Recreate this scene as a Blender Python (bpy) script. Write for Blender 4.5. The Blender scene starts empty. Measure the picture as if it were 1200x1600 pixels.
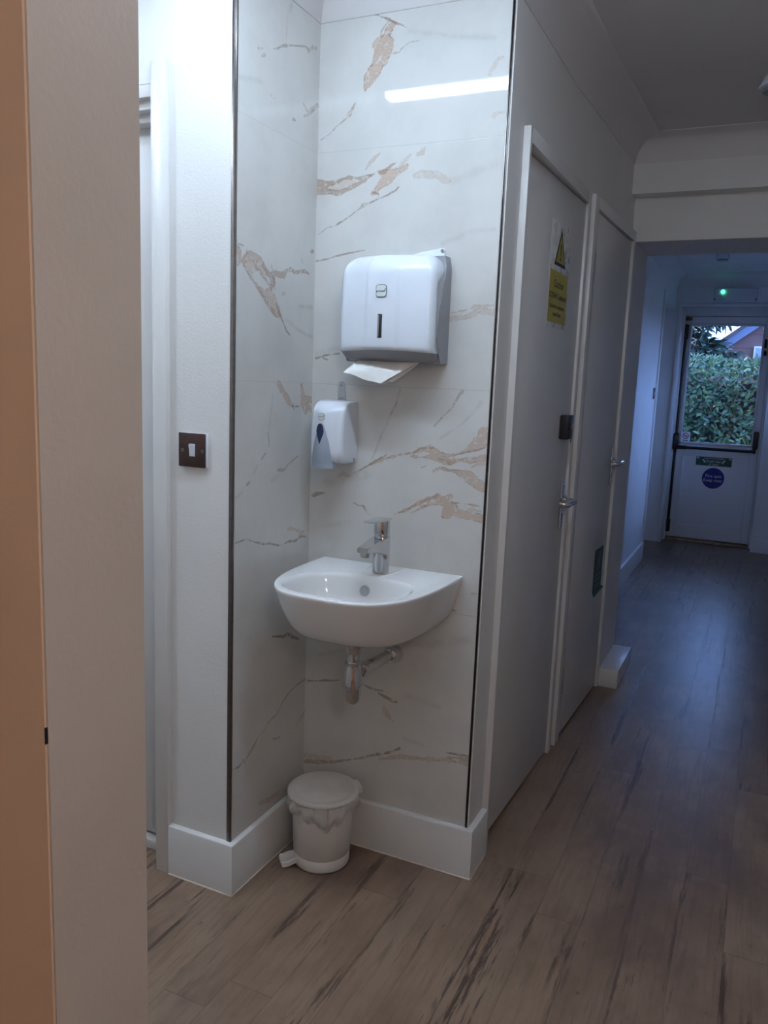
import bpy, bmesh, math, random
import numpy as np
from mathutils import Vector, Matrix
random.seed(7)
rng = np.random.default_rng(7)
SC = bpy.context.scene
COL = SC.collection

# ------------------------------------------------------------------ camera
F_PX = 1262.3
YAW, PITCH, ROLL = -0.434316, -0.161416, 0.0387196
CAM = Vector((1.159, -1.9884, 1.355))
cy, sy = math.cos(YAW), math.sin(YAW)
fw = Vector((sy*math.cos(PITCH), cy*math.cos(PITCH), math.sin(PITCH)))
rt = Vector((cy, -sy, 0)); up = rt.cross(fw)
c_, s_ = math.cos(ROLL), math.sin(ROLL)
rt2 = c_*rt + s_*up; up2 = -s_*rt + c_*up
cam = bpy.data.cameras.new('camera')
cam.sensor_fit = 'VERTICAL'; cam.sensor_height = 32.0; cam.lens = F_PX/1600*32.0
cam.clip_start = 0.02; cam.clip_end = 200
camo = bpy.data.objects.new('camera', cam); COL.objects.link(camo)
camo.matrix_world = Matrix(((rt2.x, up2.x, -fw.x, CAM.x), (rt2.y, up2.y, -fw.y, CAM.y), (rt2.z, up2.z, -fw.z, CAM.z), (0, 0, 0, 1)))
SC.camera = camo

# ------------------------------------------------------------------ sky, sun, exposure
SKY_COL, SKY_STR = (0.25, 0.43, 1.0), 8.0
LAMP_COL, LAMP_STR = (0.64, 0.81, 1.0), 63.0
PASSAGE_FILL_COL, PASSAGE_FILL_STR = (0.68, 0.83, 1.0), 52.0
ROOM_FILL_COL, ROOM_FILL_STR = (1.0, 0.86, 0.75), 36.0
w = bpy.data.worlds.new('sky'); SC.world = w; w.use_nodes = True
bg = w.node_tree.nodes['Background']; bg.inputs[0].default_value = (*SKY_COL, 1); bg.inputs[1].default_value = SKY_STR
sun = bpy.data.lights.new('sun', 'SUN'); sun.energy = 6.0; sun.color = (1.0, 0.86, 0.68); sun.angle = math.radians(1.0)
suno = bpy.data.objects.new('sun', sun); COL.objects.link(suno)
suno.rotation_euler = Vector((0.87, -0.05, -0.45)).to_track_quat('-Z', 'Y').to_euler()
suno.location = (0, -5, 12)
vs = SC.view_settings
vs.view_transform = 'Standard'; vs.look = 'None'; vs.gamma = 1.0; vs.exposure = 0.0; vs.use_curve_mapping = False
SC.cycles.max_bounces = 10; SC.cycles.diffuse_bounces = 6; SC.cycles.glossy_bounces = 5; SC.cycles.transparent_max_bounces = 12
SC.cycles.sample_clamp_indirect = 4.0

# ------------------------------------------------------------------ material helpers
MATS = {}
class NT:
    def __init__(s, name):
        s.m = bpy.data.materials.new(name); s.m.use_nodes = True; s.t = s.m.node_tree
        s.b = s.t.nodes['Principled BSDF']
    def n(s, typ, **kw):
        nd = s.t.nodes.new(typ)
        for k, v in kw.items(): setattr(nd, k, v)
        return nd
    def l(s, a, b): s.t.links.new(a, b)
    def put(s, sock, v):
        if isinstance(v, (int, float)): sock.default_value = v
        elif isinstance(v, tuple): sock.default_value = v if len(v) == 4 or sock.type == 'VECTOR' else (*v, 1)
        else: s.l(v, sock)
    def math(s, op, a, b=0.0, c=0.0, clamp=False):
        nd = s.n('ShaderNodeMath', operation=op, use_clamp=clamp)
        s.put(nd.inputs[0], a); s.put(nd.inputs[1], b); s.put(nd.inputs[2], c); return nd.outputs[0]
    def mix(s, f, a, b):
        nd = s.n('ShaderNodeMix', data_type='RGBA'); s.put(nd.inputs[0], f); s.put(nd.inputs[6], a); s.put(nd.inputs[7], b); return nd.outputs[2]
    def mul(s, a, b):
        nd = s.n('ShaderNodeMix', data_type='RGBA', blend_type='MULTIPLY'); nd.inputs[0].default_value = 1; s.put(nd.inputs[6], a); s.put(nd.inputs[7], b); return nd.outputs[2]
    def noise(s, vec, scale, detail=3, rough=.5, out=0):
        nd = s.n('ShaderNodeTexNoise'); s.l(vec, nd.inputs['Vector']); nd.inputs['Scale'].default_value = scale
        nd.inputs['Detail'].default_value = detail; nd.inputs['Roughness'].default_value = rough; return nd.outputs[out]
    def rng(s, v, a, b, c=0.0, d=1.0, smooth=True):
        nd = s.n('ShaderNodeMapRange', interpolation_type='SMOOTHSTEP' if smooth else 'LINEAR')
        s.put(nd.inputs[0], v)
        for i, x in enumerate((a, b, 0.0, 1.0)): nd.inputs[i+1].default_value = x
        return nd.outputs[0] if (c, d) == (0.0, 1.0) else s.math('MULTIPLY_ADD', nd.outputs[0], d-c, c)
    def pos(s): return s.n('ShaderNodeNewGeometry').outputs['Position']
    def attr(s, nm): return s.n('ShaderNodeAttribute', attribute_name=nm).outputs['Fac']
    def bump(s, h, st, dist=.01):
        nd = s.n('ShaderNodeBump'); nd.inputs['Strength'].default_value = st; nd.inputs['Distance'].default_value = dist
        s.l(h, nd.inputs['Height']); s.l(nd.outputs[0], s.b.inputs['Normal'])

def pm(name, col, rough=.5, metal=0., var=.05, scale=14., bump=0., bscale=60., spec=.5, aniso=None):
    """painted / plastic / metal surface with a little procedural unevenness"""
    t = NT(name)
    p = t.pos()
    f = t.noise(p, scale, 3)
    lo = tuple(max(0, c*(1-var)) for c in col); hi = tuple(min(1, c*(1+var)) for c in col)
    t.put(t.b.inputs['Base Color'], t.mix(t.rng(f, .3, .7), lo, hi))
    t.put(t.b.inputs['Roughness'], t.rng(t.noise(p, scale*2.3, 2), .3, .7, rough*.92, min(1, rough*1.08)))
    t.b.inputs['Metallic'].default_value = metal
    t.b.inputs['Specular IOR Level'].default_value = spec
    if bump: t.bump(t.noise(p, bscale, 4), bump, .004)
    MATS[name] = t.m
    return t.m

WHITE = pm('white_wall_paint', (.78, .77, .76), .55, bump=.12, bscale=180, var=.02, scale=3)
CEILW = pm('white_ceiling_paint', (.74, .72, .72), .8, var=.02, scale=3)
TRIMW = pm('white_gloss_paint', (.74, .73, .72), .32, var=.02, scale=8, bump=.04, bscale=40)
DOORW = pm('white_door_paint', (.70, .69, .69), .38, var=.025, scale=4, bump=.05, bscale=90)
CREAM = pm('cream_jamb_paint', (.68, .62, .57), .55, var=.03, scale=5, bump=.1, bscale=120)
PEACH = pm('peach_room_paint', (.92, .74, .60), .6, var=.03, scale=4, bump=.1, bscale=120)
CHROME = pm('polished_chrome', (.72, .73, .75), .07, 1., var=.03)
STEEL = pm('brushed_steel', (.55, .54, .53), .3, 1., var=.06, scale=40)
TRIMM = pm('dark_tile_trim_metal', (.20, .18, .17), .32, 1., var=.08, scale=60)
BRONZE = pm('switch_plate_metal', (.10, .065, .06), .40, 1., var=.08, scale=50)
PLASTW = pm('white_plastic', (.77, .82, .90), .22, var=.015)
PLASTB = pm('white_bin_plastic', (.78, .76, .74), .35, var=.03, scale=25)
PLASTG = pm('grey_plastic', (.27, .28, .31), .35, var=.04)
PLASTS = pm('shaded_side_plastic', (.46, .46, .50), .35, var=.02)
PLASTL = pm('pale_grey_plastic', (.33, .38, .46), .25, var=.04)
CERAM = pm('white_ceramic', (.84, .84, .84), .06, var=.01)
UPVC = pm('white_door_plastic', (.84, .85, .86), .32, var=.01)
BLACK = pm('black_plastic', (.010, .010, .013), .35, var=.2)
DARKW = pm('dark_window', (.015, .016, .022), .12, var=.2)
BLUEW = pm('blue_window', (.018, .028, .085), .1, var=.15)
PAPER = pm('white_paper', (.80, .79, .77), .9, var=.03, scale=50, bump=.1, bscale=200)
YELLOW = pm('yellow_sign', (.42, .36, .045), .4, var=.06)
INK = pm('black_ink', (.012, .012, .012), .5, var=.1)
SHEET = pm('clear_laminate_sheet', (.69, .69, .70), .28, var=.02)
LAMI = pm('laminate_backing', (.66, .66, .68), .25, var=.03)
GREEN = pm('green_sign', (.006, .085, .055), .4, var=.1)
GREENL = pm('dark_green_sign', (.012, .05, .035), .4, var=.1)
BLUES = pm('blue_sign', (.008, .018, .26), .4, var=.08)
SIGNW = pm('white_print', (.74, .74, .74), .45, var=.03)
SIGNM = pm('muted_print', (.13, .22, .21), .5, var=.05)
RED = pm('red_print', (.55, .02, .03), .45, var=.05)
BRASS = pm('tarnished_brass', (.20, .15, .08), .45, 1., var=.2)
LOGOG = pm('logo_green_grey', (.07, .12, .11), .4, var=.05)
LOGOF = pm('logo_field', (.74, .79, .79), .3, var=.03)
RUBBER = pm('black_rubber', (.008, .008, .008), .7, var=.2)
SEAL = pm('sealant', (.64, .54, .46), .5, var=.08, scale=60)
GROUND = pm('garden_soil', (.10, .085, .06), .95, var=.3, scale=6, bump=.4, bscale=20)
BARK = pm('bark', (.35, .24, .15), .85, var=.3, scale=20, bump=.4)
DRYW = pm('dry_twig', (.52, .38, .24), .8, var=.3, scale=25)
BARGE = pm('blue_grey_bargeboard', (.16, .19, .27), .5, var=.06)
ROOFT = pm('roof_tile', (.12, .08, .075), .8, var=.2, scale=8)
RENDERW = pm('pale_render', (.60, .60, .58), .8, var=.05)

def emis(name, col, st):
    t = NT(name); t.b.inputs['Base Color'].default_value = (.8, .8, .8, 1)
    f = t.noise(t.pos(), 6, 2)
    t.put(t.b.inputs['Emission Color'], (*col, 1)); t.put(t.b.inputs['Emission Strength'], t.rng(f, .2, .8, st*.97, st*1.03)); return t.m
LAMPM = emis('lamp_diffuser', LAMP_COL, LAMP_STR)
WARMFILL = emis('warm_fill_diffuser', ROOM_FILL_COL, ROOM_FILL_STR)
PASSFILL = emis('passage_fill_diffuser', PASSAGE_FILL_COL, PASSAGE_FILL_STR)
LEDG = emis('green_led', (.05, 1.0, .42), 5.0)

def leafmat(name, lo, hi, rough=.3, trans=.25):
    t = NT(name); a = t.n('ShaderNodeAttribute', attribute_name='tone').outputs['Fac']
    c = t.mix(a, lo, hi); t.put(t.b.inputs['Base Color'], c); t.b.inputs['Roughness'].default_value = rough
    tr = t.n('ShaderNodeBsdfTranslucent'); t.l(c, tr.inputs[0]); mx = t.n('ShaderNodeMixShader'); mx.inputs[0].default_value = trans
    t.l(t.b.outputs[0], mx.inputs[1]); t.l(tr.outputs[0], mx.inputs[2])
    t.l(mx.outputs[0], t.t.nodes['Material Output'].inputs[0]); return t.m
LAUREL = leafmat('laurel_leaf', (.030, .085, .045), (.13, .21, .08))
NEEDLE = leafmat('conifer_needles', (.016, .040, .030), (.055, .095, .06), .6, .1)

def film(name, col, alpha, rough=.4):
    t = NT(name); t.put(t.b.inputs['Base Color'], col); t.b.inputs['Roughness'].default_value = rough
    tr = t.n('ShaderNodeBsdfTranslucent'); tr.inputs[0].default_value = (*col, 1)
    tp = t.n('ShaderNodeBsdfTransparent')
    m1 = t.n('ShaderNodeMixShader'); m1.inputs[0].default_value = .4; t.l(t.b.outputs[0], m1.inputs[1]); t.l(tr.outputs[0], m1.inputs[2])
    m2 = t.n('ShaderNodeMixShader'); m2.inputs[0].default_value = alpha; t.l(tp.outputs[0], m2.inputs[1]); t.l(m1.outputs[0], m2.inputs[2])
    t.bump(t.noise(t.pos(), 70, 3), .35, .006)
    t.l(m2.outputs[0], t.t.nodes['Material Output'].inputs[0]); return t.m
LINER = film('thin_white_bag', (.86, .86, .86), .92)
VINYL = film('sticker_vinyl', (.82, .82, .84), .92, .35)
CLEARP = film('clear_plastic', (.80, .82, .85), .55, .2)

def glassmat():
    t = NT('window_glass'); tp = t.n('ShaderNodeBsdfTransparent'); tp.inputs[0].default_value = (.95, .97, .97, 1)
    gl = t.n('ShaderNodeBsdfGlossy'); gl.inputs['Roughness'].default_value = .01
    fr = t.n('ShaderNodeFresnel'); fr.inputs[0].default_value = 1.45
    mx = t.n('ShaderNodeMixShader'); t.l(fr.outputs[0], mx.inputs[0]); t.l(tp.outputs[0], mx.inputs[1]); t.l(gl.outputs[0], mx.inputs[2])
    t.l(mx.outputs[0], t.t.nodes['Material Output'].inputs[0]); return t.m
GLASS = glassmat()

def floormat():
    t = NT('wood_plank_vinyl'); p = t.pos()
    sep = t.n('ShaderNodeSeparateXYZ'); t.l(p, sep.inputs[0]); X, Y = sep.outputs[0], sep.outputs[1]
    PW, PL = .112, .92
    xr = t.math('DIVIDE', t.math('ADD', X, 0.033), PW)
    xi = t.math('FLOOR', xr); xf = t.math('FRACT', xr)
    wn = t.n('ShaderNodeTexWhiteNoise', noise_dimensions='1D'); t.l(xi, wn.inputs['W'])
    yy = t.math('ADD', t.math('DIVIDE', Y, PL), t.math('MULTIPLY', wn.outputs[0], 5.3))
    yi = t.math('FLOOR', yy); yf = t.math('FRACT', yy)
    cb = t.n('ShaderNodeCombineXYZ'); t.l(xi, cb.inputs[0]); t.l(yi, cb.inputs[1])
    w2 = t.n('ShaderNodeTexWhiteNoise', noise_dimensions='2D'); t.l(cb.outputs[0], w2.inputs['Vector']); pr = w2.outputs[0]
    off = t.math('MULTIPLY', pr, 37.0)
    def gv(sx, sy, o=off):
        c = t.n('ShaderNodeCombineXYZ'); t.l(t.math('MULTIPLY', X, sx), c.inputs[0]); t.l(t.math('MULTIPLY', Y, sy), c.inputs[1]); t.put(c.inputs[2], o); return c.outputs[0]
    mott = t.noise(gv(7, 3.0), 1.0, 5, .62)            # cloudy tone inside a plank
    fine = t.noise(gv(75, 4.0), 1.0, 6, .65)           # grain lines
    strk = t.noise(gv(20, 1.6), 1.0, 6, .72)           # long dark cracks
    zone = t.noise(gv(3.2, .9), 1.0, 2, .5)            # where cracks gather
    speck = t.noise(gv(48, 19, 3.0), 1.0, 2, .5); smoke = t.noise(gv(2.6, 1.5, 9.0), 1.0, 5, .65)
    base = t.mix(t.rng(mott, .32, .68), (.190, .122, .082), (.300, .208, .146))
    base = t.mix(t.math('MULTIPLY', pr, .30), base, (.185, .125, .095))
    base = t.mix(t.math('MULTIPLY', t.rng(fine, .46, .72), .50), base, (.135, .080, .056))
    ex = t.math('MINIMUM', xf, t.math('SUBTRACT', 1.0, xf)); ey = t.math('MINIMUM', yf, t.math('SUBTRACT', 1.0, yf))
    edge = t.rng(ex, 0.0, .25, .11, 0)                # cracks like to run along the plank edges
    crack = t.math('MULTIPLY', t.rng(t.math('ADD', strk, edge), .570, .64), t.rng(fine, .40, .54))
    crack = t.math('MULTIPLY', crack, t.rng(zone, .40, .58))
    base = t.mix(t.math('MULTIPLY', crack, .88), base, (.048, .027, .020))
    base = t.mix(t.math('MULTIPLY', t.rng(smoke, .46, .68), .75), base, (.125, .082, .064))
    base = t.mix(t.math('MULTIPLY', t.rng(speck, .70, .80), .7), base, (.060, .034, .026))
    seam = t.math('MAXIMUM', t.rng(ex, .004, .014, 1, 0), t.rng(ey, .0008, .0022, 1, 0))
    seam = t.math('MULTIPLY', seam, t.rng(mott, .35, .6, .35, 1))
    base = t.mix(t.math('MULTIPLY', seam, .45), base, (.06, .035, .028))
    t.put(t.b.inputs['Base Color'], base)
    t.put(t.b.inputs['Roughness'], t.math('MULTIPLY_ADD', mott, .08, .275)); t.b.inputs['Specular IOR Level'].default_value = .5
    h = t.math('SUBTRACT', t.math('MULTIPLY', fine, .25), t.math('ADD', t.math('MULTIPLY', seam, .5), t.math('MULTIPLY', crack, .6)))
    t.bump(h, .15, .002); return t.m
FLOORM = floormat()

def marblemat():
    t = NT('marble_porcelain_tile'); p = t.pos()
    nA = t.noise(p, 34, 6, .62); nB = t.noise(p, 150, 4, .6); nC = t.noise(p, 4.5, 4, .6); nD = t.noise(p, 60, 5, .7)
    ca = t.math('SUBTRACT', nA, .5); cb = t.math('SUBTRACT', nB, .5); cd = t.math('SUBTRACT', nD, .5)
    base = t.mix(t.rng(nC, .35, .7), (.68, .675, .655), (.61, .605, .585))
    hz = t.attr('haze')
    base = t.mix(t.math('MULTIPLY', t.math('MULTIPLY', hz, t.rng(nA, .25, .6)), .85), base, (.40, .39, .37))
    def vein(sd, st, amp, amp2, soft, col, col2, mode, rim=False):
        s = t.attr(sd); d = t.math('ADD', s, t.math('ADD', t.math('MULTIPLY', ca, amp), t.math('MULTIPLY', cb, amp2)))
        m = t.rng(d, soft, -soft*.4, 0, 1)
        m = t.math('MULTIPLY', m, t.attr(st))
        if mode: m = t.math('MULTIPLY', m, t.rng(cd, mode[0], mode[1], mode[2], 1.0))
        cc = t.mix(t.rng(nD, .35, .65), col, col2)
        if rim: cc = t.mix(t.math('MULTIPLY', t.rng(t.math('ABSOLUTE', t.math('ADD', d, 1.2)), .3, 2.2, 1, 0), t.rng(nA, .42, .62)), cc, (.24, .165, .115))
        return m, cc
    m, c = vein('tan_sd', 'tan_st', 26, 9, 2.0, (.42, .29, .21), (.58, .445, .355), (-.12, .02, .22), True); base = t.mix(m, base, c)
    m, c = vein('brn_sd', 'brn_st', 16, 7, 1.6, (.24, .17, .125), (.48, .35, .265), (-.12, .04, .25), True); base = t.mix(m, base, c)
    m, c = vein('drk_sd', 'drk_st', 7, 4, 1.3, (.15, .105, .075), (.30, .225, .17), (-.14, .04, .15)); base = t.mix(m, base, c)
    sep = t.n('ShaderNodeSeparateXYZ'); t.l(p, sep.inputs[0]); g = None
    for z in (.7445, 1.339, 1.9481):
        d = t.math('ABSOLUTE', t.math('SUBTRACT', sep.outputs[2], z)); q = t.rng(d, .0008, .0016, 1, 0); g = q if g is None else t.math('MAXIMUM', g, q)
    base = t.mix(t.math('MULTIPLY', g, .45), base, (.42, .40, .38))
    t.put(t.b.inputs['Base Color'], base)
    t.put(t.b.inputs['Roughness'], t.math('ADD', .035, t.math('MULTIPLY', g, .4))); t.b.inputs['Specular IOR Level'].default_value = .55
    t.bump(t.math('SUBTRACT', t.math('MULTIPLY', t.noise(p, 5, 2), .12), g), .15, .002); return t.m
MARBLE = marblemat()

def tilehung():
    t = NT('tile_hung_wall'); p = t.pos(); sep = t.n('ShaderNodeSeparateXYZ'); t.l(p, sep.inputs[0])
    f = t.math('FRACT', t.math('DIVIDE', sep.outputs[2], .24)); e = t.rng(f, .0, .10, 1, 0)
    base = t.mix(t.rng(t.noise(p, 3, 4), .3, .7), (.13, .065, .055), (.19, .10, .085))
    t.put(t.b.inputs['Base Color'], t.mix(t.math('MULTIPLY', e, .7), base, (.05, .03, .03))); t.b.inputs['Roughness'].default_value = .8; return t.m
TILEHUNG = tilehung()

# ------------------------------------------------------------------ geometry helpers
class MB:
    """collects shapes, links them as one mesh object"""
    def __init__(s, M=None): s.bm = bmesh.new(); s.M = M
    def _v(s, p): return s.bm.verts.new(p)
    def grid(s, rows, closed=False, flip=False):
        vr = [[s._v(p) for p in r] for r in rows]; n = len(vr[0])
        for i in range(len(vr)-1):
            for j in range(n if closed else n-1):
                k = (j+1) % n; q = (vr[i][j], vr[i][k], vr[i+1][k], vr[i+1][j])
                try: s.bm.faces.new(q[::-1] if flip else q)
                except ValueError: pass
        return vr
    def cap(s, ring, flip=False):
        try: s.bm.faces.new(ring[::-1] if flip else ring)
        except ValueError: pass
    def box(s, x0, x1, y0, y1, z0, z1, bev=0., seg=2):
        r = bmesh.ops.create_cube(s.bm, size=1.0)
        M = Matrix.Translation(((x0+x1)/2, (y0+y1)/2, (z0+z1)/2)) @ Matrix.Diagonal((abs(x1-x0), abs(y1-y0), abs(z1-z0), 1))
        bmesh.ops.transform(s.bm, matrix=M, verts=r['verts'])
        if bev:
            es = list({e for v in r['verts'] for e in v.link_edges})
            bmesh.ops.bevel(s.bm, geom=es, offset=bev, segments=seg, profile=.5, affect='EDGES')
        return s
    def lathe(s, prof, c=(0, 0, 0), seg=40, M=None, cap0=True, cap1=True):
        rows = []
        for r, z in prof:
            row = []
            for k in range(seg):
                a = 2*math.pi*k/seg; p = Vector((r*math.cos(a), r*math.sin(a), z))
                if M is not None: p = M @ p
                row.append(p + Vector(c))
            rows.append(row)
        vr = s.grid(rows, True)
        if cap0: s.cap(vr[0], True)
        if cap1: s.cap(vr[-1])
        return s
    def cyl(s, p0, p1, r0, r1=None, seg=24):
        p0, p1 = Vector(p0), Vector(p1); d = p1-p0
        M = d.to_track_quat('Z', 'Y').to_matrix().to_4x4(); r1 = r0 if r1 is None else r1
        return s.lathe([(r0, 0), (r1, d.length)], p0, seg, M)
    def tube(s, pts, r, seg=12):
        pts = [Vector(p) for p in pts]; rows = []; rr = r if isinstance(r, (list, tuple)) else [r]*len(pts)
        prevx = None
        for i, p in enumerate(pts):
            d = (pts[min(i+1, len(pts)-1)]-pts[max(i-1, 0)]).normalized()
            if prevx is None: x = d.orthogonal().normalized()
            else: x = (prevx - d*prevx.dot(d)).normalized()
            prevx = x; y = d.cross(x)
            rows.append([p + rr[i]*(x*math.cos(2*math.pi*k/seg)+y*math.sin(2*math.pi*k/seg)) for k in range(seg)])
        vr = s.grid(rows, True); s.cap(vr[0], True); s.cap(vr[-1]); return s
    def prism(s, poly, d):
        """poly: list of 3d points, extruded by vector d"""
        a = [s._v(p) for p in poly]; b = [s._v(Vector(p)+Vector(d)) for p in poly]; n = len(a)
        s.cap(a, True); s.cap(b)
        for i in range(n): s.cap([a[i], a[(i+1) % n], b[(i+1) % n], b[i]])
        return s
    def build(s, name, mat, parent=None, loc=(0, 0, 0), smooth=True, ang=40, recalc=True):
        bm = s.bm
        if s.M is not None: bmesh.ops.transform(bm, matrix=s.M, verts=bm.verts)
        if recalc: bmesh.ops.recalc_face_normals(bm, faces=bm.faces)
        L = Vector(loc) if parent is None else wl(parent)
        bmesh.ops.translate(bm, vec=-L, verts=bm.verts)
        me = bpy.data.meshes.new(name)
        if smooth:
            for f in bm.faces: f.smooth = True
            for e in bm.edges:
                if len(e.link_faces) == 2 and e.calc_face_angle(0) > math.radians(ang): e.smooth = False
        bm.to_mesh(me); bm.free()
        me.materials.append(mat)
        o = bpy.data.objects.new(name, me); COL.objects.link(o)
        if parent is None: o.location = L
        else: o.parent = parent
        return o
def wl(o):
    v = Vector(o.location)
    while o.parent: o = o.parent; v += o.location
    return v
def tag(o, label, cat, group=None, kind=None):
    o['label'] = label; o['category'] = cat
    if group: o['group'] = group
    if kind: o['kind'] = kind
    return o
def thing(name, loc, label, cat, group=None, kind=None):
    o = bpy.data.objects.new(name, None); COL.objects.link(o); o.location = loc; o.empty_display_size = .05
    return tag(o, label, cat, group, kind)
def text_mesh(name, body, mat, parent, M, size, depth=.0004, align='CENTER', sx=1.0):
    """raised lettering: local x = reading direction, local y = up, local z = out of the surface"""
    cu = bpy.data.curves.new(name, 'FONT'); cu.body = body; cu.size = size; cu.extrude = depth; cu.align_x = align; cu.align_y = 'CENTER'; cu.resolution_u = 3
    cu.space_line = .9
    to = bpy.data.objects.new('lettering_source', cu); COL.objects.link(to)
    dg = bpy.context.evaluated_depsgraph_get(); me = bpy.data.meshes.new_from_object(to.evaluated_get(dg))
    bpy.data.objects.remove(to); bpy.data.curves.remove(cu)
    me.name = name; me.transform(Matrix.Translation(-wl(parent)) @ M @ Matrix.Diagonal((sx, 1, 1, 1)))
    me.materials.clear(); me.materials.append(mat)
    o = bpy.data.objects.new(name, me); COL.objects.link(o); o.parent = parent; return o
def frame_m(o, x, y):
    x = Vector(x).normalized(); y = Vector(y).normalized(); z = x.cross(y)
    return Matrix(((x.x, y.x, z.x, o[0]), (x.y, y.y, z.y, o[1]), (x.z, y.z, z.z, o[2]), (0, 0, 0, 1)))

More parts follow.
